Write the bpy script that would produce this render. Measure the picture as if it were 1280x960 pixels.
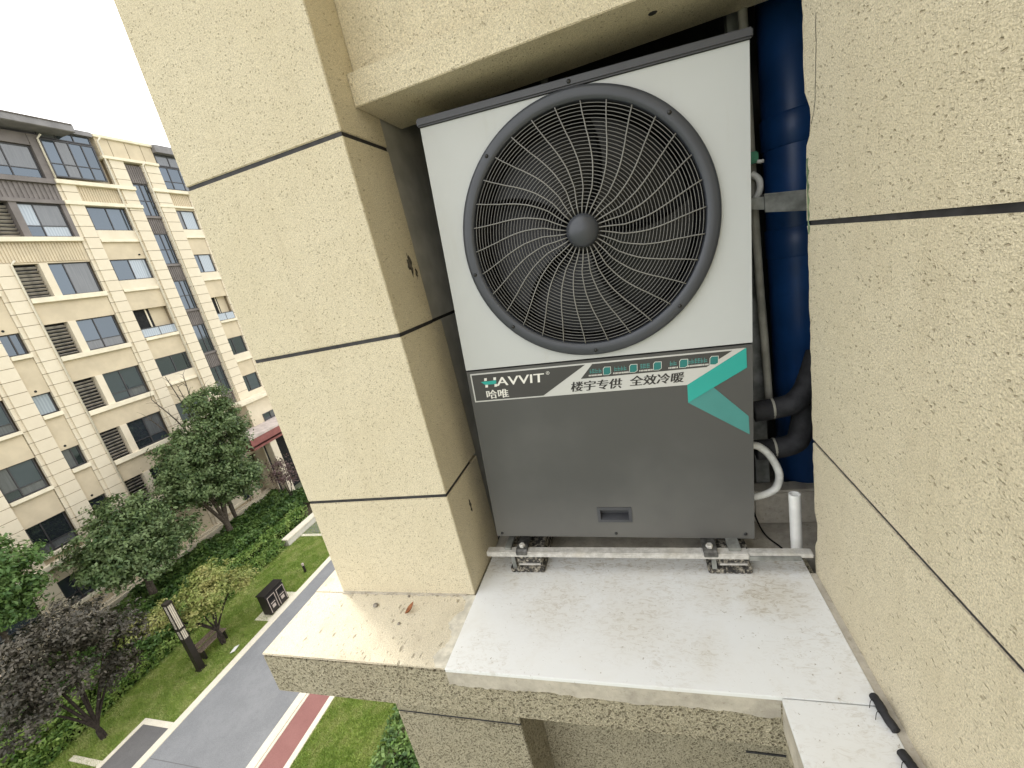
import bpy, bmesh, math, random
import numpy as np
from mathutils import Matrix, Vector
R_ = math.radians
random.seed(7); RNG = np.random.default_rng(7)
for o in list(bpy.data.objects): bpy.data.objects.remove(o)
SC = bpy.context.scene; COL = SC.collection

# ------------------------------------------------------------------ camera
cam = bpy.data.cameras.new('camera'); camo = bpy.data.objects.new('camera', cam); COL.objects.link(camo)
def rot(a, b, c):
    return Matrix.Rotation(a, 3, 'Z') @ Matrix.Rotation(b, 3, 'X') @ Matrix.Rotation(c, 3, 'Y')
CR = rot(0.3166, -0.2705, 0.2198)
CX, CY, CZ = 0.6741, -1.1206, 1.0858
m = Matrix((CR.col[0], CR.col[2], -CR.col[1])).transposed().to_4x4()
camo.matrix_world = Matrix.Translation((CX, CY, CZ)) @ m
cam.sensor_width = 36; cam.lens = 15.0; cam.clip_start = 0.02; cam.clip_end = 2000
SC.camera = camo
# ------------------------------------------------------------------ world, sun, exposure
SUN_DIR = Vector((-0.78, 0.50, 1.05)).normalized()
world = bpy.data.worlds.new('World'); SC.world = world; world.use_nodes = True
wt = world.node_tree; wt.nodes.clear()
wo = wt.nodes.new('ShaderNodeOutputWorld'); bg = wt.nodes.new('ShaderNodeBackground')
sky = wt.nodes.new('ShaderNodeTexSky'); sky.sky_type = 'NISHITA'; sky.sun_disc = False
sky.sun_elevation = math.asin(SUN_DIR.z); sky.sun_rotation = math.atan2(SUN_DIR.x, SUN_DIR.y)
sky.dust_density = 4.0; sky.air_density = 1.0
wmix = wt.nodes.new('ShaderNodeMix'); wmix.data_type = 'RGBA'; wmix.inputs['Factor'].default_value = 0.80
wn = wt.nodes.new('ShaderNodeTexNoise'); wn.inputs['Scale'].default_value = 2.2; wn.inputs['Detail'].default_value = 5
wr = wt.nodes.new('ShaderNodeValToRGB')
wr.color_ramp.elements[0].position = .3; wr.color_ramp.elements[0].color = (9.0, 9.1, 9.3, 1)
wr.color_ramp.elements[1].position = .75; wr.color_ramp.elements[1].color = (11.4, 11.3, 11.0, 1)
wt.links.new(wn.outputs['Fac'], wr.inputs[0])
wt.links.new(sky.outputs[0], wmix.inputs['A']); wt.links.new(wr.outputs[0], wmix.inputs['B'])
wt.links.new(wmix.outputs['Result'], bg.inputs[0]); bg.inputs[1].default_value = 0.11
wt.links.new(bg.outputs[0], wo.inputs[0])
sun = bpy.data.lights.new('sun', 'SUN'); sun.energy = 1.15; sun.angle = R_(10); sun.color = (1.0, .96, .89)
suno = bpy.data.objects.new('sun', sun); COL.objects.link(suno)
suno.rotation_euler = SUN_DIR.to_track_quat('Z', 'Y').to_euler()
SC.view_settings.view_transform = 'Standard'; SC.view_settings.look = 'None'
SC.view_settings.exposure = 1.36; SC.view_settings.gamma = 1.0; SC.view_settings.use_curve_mapping = False

# ------------------------------------------------------------------ materials
class NT:
    def __init__(s, name):
        s.m = bpy.data.materials.new(name); s.m.use_nodes = True; s.t = s.m.node_tree
        s.b = s.t.nodes['Principled BSDF']; s.out = s.t.nodes['Material Output']
        s.co = s.n('ShaderNodeTexCoord').outputs['Object']
    def n(s, t, **k):
        x = s.t.nodes.new(t)
        for a, v in k.items(): setattr(x, a, v)
        return x
    def put(s, sock, v):
        if hasattr(v, 'is_linked'): s.t.links.new(v, sock)
        else: sock.default_value = v
    def noise(s, scale, detail=4, rough=.55, co=None, dist=0):
        x = s.n('ShaderNodeTexNoise'); s.put(x.inputs['Vector'], co or s.co)
        x.inputs['Scale'].default_value = scale; x.inputs['Detail'].default_value = detail
        x.inputs['Roughness'].default_value = rough; x.inputs['Distortion'].default_value = dist
        return x.outputs['Fac']
    def voro(s, scale, co=None, feature='F1'):
        x = s.n('ShaderNodeTexVoronoi', feature=feature); s.put(x.inputs['Vector'], co or s.co)
        x.inputs['Scale'].default_value = scale
        return x
    def mapp(s, rotation=(0, 0, 0), scale=(1, 1, 1), co=None):
        x = s.n('ShaderNodeMapping'); s.put(x.inputs['Vector'], co or s.co)
        x.inputs['Rotation'].default_value = rotation; x.inputs['Scale'].default_value = scale
        return x.outputs[0]
    def math(s, op, a, b=0.0, c=None, clamp=False):
        x = s.n('ShaderNodeMath', operation=op, use_clamp=clamp); s.put(x.inputs[0], a); s.put(x.inputs[1], b)
        if c is not None: s.put(x.inputs[2], c)
        return x.outputs[0]
    def rng(s, v, a, b, c=0.0, d=1.0, smooth=True):
        x = s.n('ShaderNodeMapRange', interpolation_type='SMOOTHSTEP' if smooth else 'LINEAR')
        s.put(x.inputs[0], v)
        for i, q in enumerate((a, b, c, d)): s.put(x.inputs[i+1], q)
        return x.outputs[0]
    def mix(s, f, a, b, blend='MIX'):
        x = s.n('ShaderNodeMix', data_type='RGBA', blend_type=blend)
        s.put(x.inputs['Factor'], f)
        for nm, v in (('A', a), ('B', b)):
            if isinstance(v, tuple) and len(v) == 3: v = v + (1,)
            s.put(x.inputs[nm], v)
        return x.outputs['Result']
    def col(s, v, rough=.6, spec=.4, metal=0.0):
        if isinstance(v, tuple) and len(v) == 3: v = v + (1,)
        s.put(s.b.inputs['Base Color'], v); s.put(s.b.inputs['Roughness'], rough)
        s.put(s.b.inputs['Specular IOR Level'], spec); s.put(s.b.inputs['Metallic'], metal)
        return s
    def bump(s, h, strength=.5, dist=.003):
        x = s.n('ShaderNodeBump'); s.put(x.inputs['Height'], h)
        x.inputs['Strength'].default_value = strength; x.inputs['Distance'].default_value = dist
        s.t.links.new(x.outputs[0], s.b.inputs['Normal']); return s
    def sep(s, co=None):
        x = s.n('ShaderNodeSeparateXYZ'); s.put(x.inputs[0], co or s.co); return x.outputs

def plain(name, c, rough=.55, spec=.4, metal=0.0, var=.12, scale=8, bump=0, bscale=200):
    k = NT(name)
    n = k.noise(scale, 5)
    f = k.rng(n, .3, .7, 1 - var, 1 + var)
    v = k.mix(1.0, c, k.n('ShaderNodeCombineColor').outputs[0], 'MULTIPLY')
    cc = k.t.nodes[-1]
    mx = [x for x in k.t.nodes if x.type == 'COMBINE_COLOR'][0]
    for i in range(3): k.t.links.new(f, mx.inputs[i])
    k.col(v, rough, spec, metal)
    if bump: k.bump(k.noise(bscale, 3), bump, .002)
    return k.m

def stucco(name, base, dark, dens=.50, pit=(150, 72, 150), width=.38, coarse=False):
    """textured stone paint: granular cream coat with small slanted pits"""
    k = NT(name)
    g1 = k.noise(330, 3, .7); g2 = k.noise(3.2, 5, .6); g3 = k.noise(24, 4, .6)
    c = k.mix(k.rng(g1, .34, .66), tuple(x*.70 for x in base), tuple(min(1, x*1.16) for x in base))
    c = k.mix(k.rng(g2, .35, .7, 0, .35), c, tuple(x*y for x, y in zip(base, (.84, .82, .76))))
    c = k.mix(k.rng(g3, .45, .75, 0, .22), c, tuple(min(1, x*1.15) for x in base))
    stk = k.noise(1.0, 5, .6, co=k.mapp((0, 0, 0), (9, 9, .8))); bl_ = k.noise(1.7, 6, .7)
    c = k.mix(k.math('MULTIPLY', k.rng(stk, .48, .72, 0, .32), k.rng(bl_, .40, .65)), c, tuple(x*y for x, y in zip(base, (.66, .62, .56))))
    wm = k.noise(1.0, 3, .65, co=k.mapp((.5, .62, .75), (210, 95, 210)), dist=1.6)
    c = k.mix(k.rng(wm, .50, .34, 0, .32), c, tuple(x*.58 for x in base))
    wob = k.n('ShaderNodeVectorMath', operation='ADD'); k.put(wob.inputs[0], k.co)
    nz = k.n('ShaderNodeTexNoise'); k.put(nz.inputs['Vector'], k.co); nz.inputs['Scale'].default_value = 60
    sc = k.n('ShaderNodeVectorMath', operation='SCALE'); k.put(sc.inputs[0], nz.outputs['Color']); sc.inputs['Scale'].default_value = .012
    k.put(wob.inputs[1], sc.outputs[0])
    mp = k.mapp((.5, .62, .75), tuple(pit), wob.outputs[0])
    v = k.voro(1.0, mp); ps = k.sep(v.outputs['Color'])
    dn_ = k.math('ADD', dens, k.math('MULTIPLY', k.math('SUBTRACT', k.noise(11, 4, .6), .5), 1.1 if coarse else .5))
    on = k.rng(ps[0], dn_, k.math('ADD', dn_, .35), 0, 1)
    thr = k.math('MULTIPLY', on, width)
    spk = k.rng(v.outputs['Distance'], k.math('MULTIPLY', thr, .45), thr, 1, 0)
    spk = k.math('MULTIPLY', spk, k.rng(on, 0.02, .15))
    mp2 = k.mapp((.9, .3, .55), tuple(x*2.1 for x in pit), wob.outputs[0])
    v2 = k.voro(1.0, mp2); p2 = k.sep(v2.outputs['Color'])
    thr2 = k.math('MULTIPLY', k.rng(p2[0], dens - (.06 if coarse else .16), dens + .3), width*1.05)
    spk2 = k.rng(v2.outputs['Distance'], k.math('MULTIPLY', thr2, .4), thr2, .62, 0)
    sp = k.math('MAXIMUM', spk, spk2)
    c = k.mix(k.math('MULTIPLY', sp, .70 if coarse else .55), c, dark)
    k.col(c, .9, .15)
    h = k.math('SUBTRACT', k.math('ADD', k.math('ADD', k.math('MULTIPLY', g1, .4), k.math('MULTIPLY', g3, .6)), k.math('MULTIPLY', wm, .9)), k.math('MULTIPLY', sp, 1.4 if coarse else .9))
    h = k.math('ADD', h, k.math('MULTIPLY', k.noise(62, 3, .6), 1.6)) if coarse else h
    k.bump(h, 1.0 if coarse else .85, .009 if coarse else .0038)
    return k

CREAM = (.72, .645, .475)
M = {}
M['stucco'] = stucco('cream_stucco', CREAM, (.30, .245, .155), dens=.55, width=.36).m
M['stucco_coarse'] = stucco('coarse_cream_stucco', (.63, .565, .41), (.13, .105, .065), dens=.30, pit=(115, 68, 115), width=.50, coarse=True).m
k = stucco('ledge_stucco', (.66, .60, .47), (.20, .17, .12), dens=.66, pit=(55, 26, 55), width=.40)
old = k.b.inputs['Base Color'].links[0].from_socket
dn = k.noise(9, 5, .65)
dust = k.rng(dn, .5, .75, 0, .45)
k.col(k.mix(dust, old, (.40, .35, .27)), .92, .12); M['ledge_stucco'] = k.m
M['joint'] = plain('joint_black', (.035, .034, .036), .6, .3, var=.3, scale=30)
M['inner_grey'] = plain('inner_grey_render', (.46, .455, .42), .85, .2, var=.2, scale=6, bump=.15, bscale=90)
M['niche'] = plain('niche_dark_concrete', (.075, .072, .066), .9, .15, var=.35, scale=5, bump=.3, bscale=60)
M['chip'] = plain('broken_plaster', (.30, .285, .26), .9, .2, var=.3, scale=40, bump=.8, bscale=120)
# white ledge tile with dried dirt
k = NT('white_floor_tile'); xyz = k.sep()
n1 = k.noise(5.5, 6, .62, dist=.6); n2 = k.noise(34, 5, .7); n3 = k.noise(120, 4, .75)
mpt = k.mapp((0, 0, .6), (1, 2.2, 1)); n4 = k.noise(30, 7, .78, co=mpt, dist=1.4)
back = k.rng(xyz[1], -.06, .14, 0, .17); d1 = k.math('ADD', n1, back)
pt = None
for (px_, py_, pr_, pw_) in ((.93, .03, .17, 1.0), (.80, .05, .15, .6), (.55, -.08, .22, .5), (.70, -.17, .13, .6), (.30, -.02, .24, .5), (.15, .06, .16, .6), (1.0, -.45, .2, .35), (.48, .08, .24, .5)):
    dv = k.n('ShaderNodeVectorMath', operation='DISTANCE'); k.put(dv.inputs[0], k.co); dv.inputs[1].default_value = (px_, py_, .006)
    g_ = k.rng(dv.outputs['Value'], pr_, pr_*.1, 0, pw_); pt = g_ if pt is None else k.math('MAXIMUM', pt, g_)
wide = k.noise(2.6, 5, .6, dist=.8)
film = k.math('MAXIMUM', k.rng(d1, .48, .84, 0, .5), k.math('MULTIPLY', pt, k.rng(n1, .35, .6, .2, .85)))
blot = k.math('MULTIPLY', k.math('MAXIMUM', k.math('MAXIMUM', k.math('MULTIPLY', pt, k.rng(n1, .3, .55, .25, 1)), k.rng(xyz[1], .04, .16, 0, .8)), k.rng(wide, .50, .66, .0, .42)), k.rng(n4, .47, .65, 0, .9))
fleck = k.math('MULTIPLY', k.rng(n3, .61, .67, 0, .9), k.rng(n2, .50, .60))
c = k.mix(film, (.72, .73, .725), (.60, .57, .50)); c = k.mix(blot, c, (.36, .30, .21)); c = k.mix(fleck, c, (.24, .20, .14))
k.col(c, k.rng(d1, .4, .8, .28, .8), .45); k.bump(k.math('ADD', n2, k.math('MULTIPLY', blot, 2.0)), .12, .002); M['tile'] = k.m
k = NT('dusty_concrete'); n1 = k.noise(12, 6, .7); n2 = k.noise(70, 5, .75)
c = k.mix(k.rng(n1, .3, .7), (.34, .31, .26), (.52, .48, .40)); c = k.mix(k.rng(n2, .55, .7, 0, .5), c, (.20, .175, .13))
k.col(c, .92, .15); k.bump(n2, .5, .004); M['concrete'] = k.m
M['mortar'] = plain('pale_mortar', (.56, .53, .45), .92, .1, var=.2, scale=30, bump=.6, bscale=120)
# appliance
k = NT('appliance_light_grey'); n1 = k.noise(2.2, 5, .6); n2 = k.noise(1.0, 5, .65, co=k.mapp((0, 0, 0), (30, 30, 2.5))); n3 = k.noise(140, 3, .7)
c = k.mix(k.rng(n1, .35, .7, 0, .5), (.47, .488, .485), (.44, .45, .438)); c = k.mix(k.math('MULTIPLY', k.rng(n2, .55, .75, 0, .35), k.rng(n1, .4, .6)), c, (.40, .39, .355)); c = k.mix(k.rng(n3, .66, .74, 0, .35), c, (.36, .35, .31))
k.col(c, k.rng(n1, .3, .7, .36, .5), .45); M['ac_white'] = k.m
k = NT('appliance_dark_grey'); n1 = k.noise(3.2, 4, .5); n2 = k.noise(260, 2)
c = k.mix(k.rng(n1, .42, .75, 0, .55), (.072, .072, .070), (.115, .115, .108))
xyz = k.sep(); low = k.rng(k.math('ADD', xyz[2], k.math('MULTIPLY', k.noise(6, 5), .16)), .30, .06, 0, .22)
c = k.mix(low, c, (.24, .23, .205)); k.col(c, k.rng(n1, .3, .7, .36, .52), .42); k.bump(n2, .06, .0008); M['ac_dark'] = k.m
M['ac_cap'] = plain('cap_slate_grey', (.055, .057, .064), .42, .45, var=.1)
M['guard'] = plain('guard_slate_plastic', (.040, .044, .053), .36, .5, var=.08)
M['wire'] = plain('guard_wire', (.20, .195, .182), .40, .5, var=.15)
M['wire_dark'] = plain('guard_wire_dark', (.16, .157, .15), .40, .5, var=.15)
M['black'] = plain('matt_black', (.007, .007, .008), .7, .2, var=.2)
M['blade'] = plain('fan_blade_black', (.0045, .005, .006), .4, .35, var=.2)
M['screw'] = plain('black_screw', (.02, .02, .02), .35, .5, metal=.3)
k = NT('brushed_silver_plate'); n1 = k.noise(90, 3, co=k.mapp((0, 0, 0), (1, 1, 40)))
k.col(k.mix(n1, (.50, .50, .49), (.60, .60, .59)), .36, .5, .3); M['silver'] = k.m
M['plate_dark'] = plain('label_dark', (.050, .049, .047), .4, .4, var=.05)
M['teal'] = plain('label_teal', (.020, .335, .29), .4, .45, var=.04)
M['teal_dull'] = plain('label_dull_teal', (.055, .23, .215), .4, .45, var=.05)
M['teal_deep'] = plain('label_deep_teal', (.015, .16, .15), .4, .45, var=.05)
M['white_print'] = plain('white_print', (.72, .71, .66), .45, .4, var=.03)
M['black_print'] = plain('black_print', (.03, .028, .027), .45, .4, var=.05)
# service parts
k = NT('galvanised_dusty_steel'); n1 = k.noise(40, 5, .7); n2 = k.noise(9, 4)
c = k.mix(k.rng(n1, .35, .65), (.44, .425, .39), (.62, .605, .57)); c = k.mix(k.rng(n2, .5, .7, 0, .6), c, (.54, .51, .44))
k.col(c, .6, .4, .25); k.bump(n1, .3, .002); M['steel'] = k.m
k = NT('dusty_rubber'); n1 = k.noise(60, 4, .7); c = k.mix(k.rng(n1, .45, .62), (.045, .043, .04), (.36, .33, .27))
k.col(c, .85, .25); k.bump(n1, .5, .003); M['rubber'] = k.m
M['clamp'] = plain('clamp_black_metal', (.10, .098, .092), .38, .5, .5, var=.5, scale=50)
M['dark_steel'] = plain('grimy_bracket_steel', (.20, .205, .19), .6, .4, .2, var=.4, scale=20)
M['blue'] = plain('blue_pipe_plastic', (.009, .050, .170), .40, .5, var=.15, scale=10)
M['conduit'] = plain('grimy_conduit', (.27, .26, .22), .6, .35, var=.25, scale=12)
M['foam'] = plain('black_pipe_foam', (.022, .022, .024), .7, .3, var=.4, scale=25, bump=.4, bscale=150)
M['pvc'] = plain('white_pvc', (.66, .66, .63), .4, .45, var=.08, scale=20)
M['hose'] = plain('white_hose', (.60, .60, .57), .5, .4, var=.15, scale=30)
M['green_valve'] = plain('green_valve', (.03, .20, .11), .4, .5)
M['leaf_dry'] = plain('dry_leaf', (.30, .12, .05), .7, .3, var=.4, scale=60)
M['pebble'] = plain('pebble_grey', (.22, .20, .17), .85, .2, var=.3, scale=60)
M['scuff'] = plain('dark_scuff', (.10, .09, .075), .9, .1, var=.5, scale=60)
M['moss'] = plain('green_algae', (.20, .26, .15), .9, .1, var=.4, scale=40)
# far building
k = NT('far_beige_paint'); n1 = k.noise(.9, 5, .6); n2 = k.noise(9, 4, .6)
c = k.mix(k.rng(n1, .35, .7), (.60, .52, .385), (.67, .59, .45)); c = k.mix(k.rng(n2, .5, .75, 0, .18), c, (.45, .37, .25))
k.col(c, .85, .2); k.bump(k.noise(30, 3), .2, .01); M['beige'] = k.m
k = NT('far_beige_stone'); n1 = k.noise(1.4, 5, .6); oi = k.n('ShaderNodeObjectInfo')
c = k.mix(k.rng(n1, .3, .7), (.65, .575, .44), (.71, .635, .50)); c = k.mix(k.math('MULTIPLY', oi.outputs['Random'], .30), c, (.58, .49, .36))
k.col(c, .85, .2); M['beige_block'] = k.m
M['beige_recess'] = plain('far_spandrel_paint', (.56, .475, .34), .88, .2, var=.08, scale=1.2)
M['stone_joint'] = plain('far_joint', (.24, .195, .13), .9, .1)
M['sill'] = plain('far_sill', (.72, .65, .50), .8, .2, var=.08, scale=2)
M['mauve'] = plain('grey_metal_cladding', (.165, .145, .135), .6, .35, var=.12, scale=2)
M['frame'] = plain('dark_window_frame', (.045, .043, .045), .45, .45, var=.15)
k = NT('far_window_glass'); oi = k.n('ShaderNodeObjectInfo'); n1 = k.noise(1.6, 3)
c = k.mix(oi.outputs['Random'], (.014, .017, .020), (.045, .055, .068)); k.col(c, .04, .5)
k.b.inputs['IOR'].default_value = 2.05; k.b.inputs['Specular Tint'].default_value = (.76, .88, 1, 1)  # blue tint puts the colour of reflected sky into the glass
k.bump(n1, .05, .02); M['glass'] = k.m
k = NT('net_curtain_glass'); n1 = k.noise(3, 3, co=k.mapp((0, 0, 0), (1, 6, .3))); k.col(k.mix(n1, (.05, .055, .06), (.14, .145, .15)), .07, .5); k.b.inputs['IOR'].default_value = 1.8; M['glass_dim'] = k.m
k = NT('curtained_glass'); w_ = k.n('ShaderNodeTexWave'); k.put(w_.inputs['Vector'], k.co); w_.bands_direction = 'Y'; w_.inputs['Scale'].default_value = 2.5; w_.inputs['Distortion'].default_value = 2
c = k.mix(w_.outputs['Fac'], (.26, .30, .34), (.33, .38, .42)); k.col(c, .06, .5); k.b.inputs['IOR'].default_value = 1.8; M['curtain'] = k.m
M['dark_room'] = plain('dark_room', (.02, .02, .02), .8, .2, var=.3)
M['louver'] = plain('grey_louver', (.34, .31, .27), .55, .4, var=.25, scale=3)
M['roof_grey'] = plain('roof_grey', (.20, .19, .19), .6, .35, var=.15, scale=2)
M['downpipe'] = plain('cream_downpipe', (.70, .64, .52), .5, .4, var=.05)
M['canopy_red'] = plain('canopy_red', (.24, .085, .075), .6, .35, var=.15, scale=3)
M['canopy_top'] = plain('canopy_top', (.50, .43, .39), .75, .25, var=.15, scale=3)
M['rail_metal'] = plain('rail_dark', (.05, .05, .05), .4, .5)
# garden
k = NT('lawn_ground'); n1 = k.noise(.55, 6, .65, dist=.6); n2 = k.noise(7, 5, .7); n3 = k.noise(45, 4, .75)
c = k.mix(k.rng(n1, .36, .66), (.15, .23, .045), (.29, .345, .095)); c = k.mix(k.rng(n2, .45, .75, 0, .5), c, (.17, .16, .065))
c = k.mix(k.rng(n3, .5, .7, 0, .6), c, (.035, .055, .014)); k.col(c, .95, .1); k.bump(n3, .8, .05); M['lawn'] = k.m
k = NT('soil'); n3 = k.noise(12, 5, .7); k.col(k.mix(n3, (.045, .035, .022), (.095, .078, .05)), .95, .1); k.bump(n3, .6, .04); M['soil'] = k.m
k = NT('dull_ground'); n1 = k.noise(.25, 6, .65); k.col(k.mix(k.rng(n1, .35, .65), (.15, .165, .105), (.22, .225, .165)), .95, .1); M['dull_ground'] = k.m
def paving(name, a, b, s=1.1):
    k = NT(name); n1 = k.noise(s, 6, .62, dist=.5); n2 = k.noise(40, 4, .8)
    n3 = k.noise(6, 5, .7); c = k.mix(k.rng(n1, .30, .75, .2, .8), a, b); c = k.mix(k.rng(n3, .45, .7, 0, .3), c, tuple(x*.85 for x in a)); c = k.mix(k.rng(n2, .4, .7, 0, .4), c, tuple(x*1.4 for x in b))
    k.col(c, .88, .25); k.bump(n2, .4, .01); return k.m
M['path'] = paving('grey_path', (.165, .168, .173), (.23, .232, .235))
M['path_dark'] = paving('dark_path', (.105, .10, .10), (.15, .145, .14))
M['path_red'] = paving('red_path', (.22, .098, .088), (.27, .13, .115))
M['kerb'] = paving('pale_kerb', (.58, .53, .42), (.68, .63, .52), 2.2)
M['stone_wall'] = paving('pale_stone', (.48, .45, .39), (.60, .57, .50), 2)
def leafmat(name, a, b, top=None, trans=.22, rough=.5):
    k = NT(name); gi = k.n('ShaderNodeNewGeometry'); rp = gi.outputs['Random Per Island']
    c = k.mix(rp, a, b)
    n1 = k.noise(1.7, 3, .6); c = k.mix(k.rng(n1, .46, .62, 0, .75), c, top or b); c = k.mix(k.rng(n1, .48, .36, 0, .6), c, a)  # clump noise paints highlights and shadows into the leaf colour
    k.col(c, rough, .35)
    tr = k.n('ShaderNodeBsdfTranslucent'); k.put(tr.inputs[0], k.mix(.5, c, (.16, .2, .03)))
    mx = k.n('ShaderNodeMixShader'); mx.inputs[0].default_value = trans
    k.t.links.new(k.b.outputs[0], mx.inputs[1]); k.t.links.new(tr.outputs[0], mx.inputs[2]); k.t.links.new(mx.outputs[0], k.out.inputs[0])
    return k.m
M['leaf_green'] = leafmat('camphor_leaf', (.032, .068, .020), (.15, .21, .075), (.19, .25, .11))
M['leaf_fresh'] = leafmat('fresh_leaf', (.04, .095, .022), (.13, .225, .055), (.15, .24, .07))
M['leaf_dark'] = leafmat('purple_leaf', (.022, .021, .014), (.095, .084, .064), (.11, .096, .075), .08)
M['leaf_yellow'] = leafmat('yellow_leaf', (.17, .22, .05), (.36, .38, .12), (.40, .37, .14), .25)
M['leaf_hedge'] = leafmat('hedge_leaf', (.05, .12, .02), (.21, .32, .065), (.27, .36, .09), .2)
M['leaf_bed'] = leafmat('bed_leaf', (.022, .060, .012), (.10, .18, .038), (.14, .22, .055), .15)
M['leaf_pink'] = leafmat('plum_leaf', (.06, .035, .035), (.13, .075, .075), (.15, .09, .09), .15)
M['blade_grass'] = leafmat('grass_blade', (.155, .25, .035), (.34, .42, .10), (.40, .42, .16), .2)
M['bark'] = plain('bark', (.085, .07, .055), .9, .15, var=.4, scale=12, bump=.6, bscale=40)
M['bark_dark'] = plain('dark_bark', (.035, .028, .024), .9, .15, var=.4, scale=12)
M['hedge_core'] = plain('hedge_core', (.018, .024, .010), .95, .05)
M['lamp_dark'] = plain('dark_bronze_metal', (.016, .012, .010), .45, .45, var=.2)
M['lamp_panel'] = plain('lamp_acrylic', (.66, .60, .50), .5, .4, var=.08)
M['bin_dark'] = plain('bin_dark', (.014, .011, .010), .45, .4, var=.15)
M['bin_trim'] = plain('bin_trim', (.42, .36, .32), .5, .4)
M['wood'] = plain('bench_slat', (.17, .13, .10), .7, .3, var=.3, scale=15)

# ------------------------------------------------------------------ mesh helpers
class MB:
    def __init__(s): s.v = []; s.f = []; s.mi = []; s.cur = 0
    def add(s, vs, fs):
        o = len(s.v); s.v += [tuple(x) for x in vs]; s.f += [tuple(i + o for i in f) for f in fs]; s.mi += [s.cur]*len(fs); return s
    def box(s, x0, x1, y0, y1, z0, z1):
        return s.add([(x0,y0,z0),(x1,y0,z0),(x1,y1,z0),(x0,y1,z0),(x0,y0,z1),(x1,y0,z1),(x1,y1,z1),(x0,y1,z1)],
                     [(0,3,2,1),(4,5,6,7),(0,1,5,4),(1,2,6,5),(2,3,7,6),(3,0,4,7)])
    def prism(s, pts, axis, a, b):
        """2-D outline extruded along an axis. axis x: pts=(y,z); y: (x,z); z: (x,y)"""
        def p(q, t): return {'x': (t, q[0], q[1]), 'y': (q[0], t, q[1]), 'z': (q[0], q[1], t)}[axis]
        n = len(pts); ar = sum(pts[i][0]*pts[(i+1) % n][1] - pts[(i+1) % n][0]*pts[i][1] for i in range(n))
        if (ar < 0) != (axis == 'y'): pts = pts[::-1]
        if a > b: a, b = b, a
        return s.add([p(q, a) for q in pts] + [p(q, b) for q in pts],
                     [tuple(range(n))[::-1], tuple(range(n, 2*n))] + [(i, (i+1) % n, n + (i+1) % n, n + i) for i in range(n)])
    def tube(s, pts, r, n=10, cap=True):
        pts = [Vector(p) for p in pts]; N = len(pts); rs = r if isinstance(r, (list, tuple)) else [r]*N
        vs = []; t0 = (pts[1]-pts[0]).normalized(); u = t0.orthogonal().normalized()
        for i, p in enumerate(pts):
            t = (pts[min(i+1, N-1)] - pts[max(i-1, 0)]).normalized()
            u = (u - t*u.dot(t)).normalized(); w = t.cross(u)
            for j in range(n):
                a = 2*math.pi*j/n; vs.append(p + (u*math.cos(a) + w*math.sin(a))*rs[i])
        fs = [(i*n+j, i*n+(j+1) % n, (i+1)*n+(j+1) % n, (i+1)*n+j) for i in range(N-1) for j in range(n)]
        if cap: fs += [tuple(range(n))[::-1], tuple(range((N-1)*n, N*n))]
        return s.add(vs, fs)
    def lathe(s, prof, n=64, axis='y', c=(0, 0, 0), closed=False):
        """profile (radius, height) turned about an axis through c"""
        vs = []
        for r, h in prof:
            for j in range(n):
                a = 2*math.pi*j/n; x, y = r*math.cos(a), r*math.sin(a)
                vs.append({'y': (c[0]+x, c[1]+h, c[2]+y), 'z': (c[0]+x, c[1]+y, c[2]+h), 'x': (c[0]+h, c[1]+x, c[2]+y)}[axis])
        K = len(prof); fs = []
        for i in range(K if closed else K-1):
            for j in range(n):
                q = (i*n+j, i*n+(j+1) % n, ((i+1) % K)*n+(j+1) % n, ((i+1) % K)*n+j); fs.append(q if axis != 'y' else q[::-1])
        return s.add(vs, fs)
    def mesh(s, name, mats, bevel=0, smooth=False, seg=2):
        me = bpy.data.meshes.new(name); me.from_pydata(s.v, [], s.f)
        for mm in (mats if isinstance(mats, (list, tuple)) else [mats]): me.materials.append(M[mm])
        if any(s.mi): me.polygons.foreach_set('material_index', s.mi)
        bm = bmesh.new(); bm.from_mesh(me)
        bmesh.ops.recalc_face_normals(bm, faces=bm.faces)
        if bevel:
            es = [e for e in bm.edges if len(e.link_faces) == 2 and e.calc_face_angle(0) > .6]
            bmesh.ops.bevel(bm, geom=es, offset=bevel, segments=seg, affect='EDGES', clamp_overlap=True)
        bm.to_mesh(me); bm.free()
        if smooth: me.polygons.foreach_set('use_smooth', [True]*len(me.polygons))
        me.update(); return me
    def build(s, name, mats, parent=None, inv=True, **k):
        return place(name, s.mesh(name, mats, **k), parent, inv)
ROOT = {}
def place(name, me, parent=None, inv=True, loc=None):
    o = bpy.data.objects.new(name, me); COL.objects.link(o)
    if parent is not None:
        o.parent = parent
        if inv and parent.name in ROOT: o.matrix_parent_inverse = Matrix.Translation(-ROOT[parent.name])
    if loc is not None: o.location = loc
    return o
def tag(o, label=None, cat=None, group=None, kind=None):
    if label: o['label'] = label
    if cat: o['category'] = cat
    if group: o['group'] = group
    if kind: o['kind'] = kind
    return o
def thing(name, loc, label, cat, group=None):
    o = bpy.data.objects.new(name, None); COL.objects.link(o); o.location = loc; o.empty_display_size = .1
    ROOT[o.name] = Vector(loc); return tag(o, label, cat, group)
def structure(o): o['kind'] = 'structure'; return o
def B(x0, x1, y0, y1, z0, z1): return MB().box(x0, x1, y0, y1, z0, z1)

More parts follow.
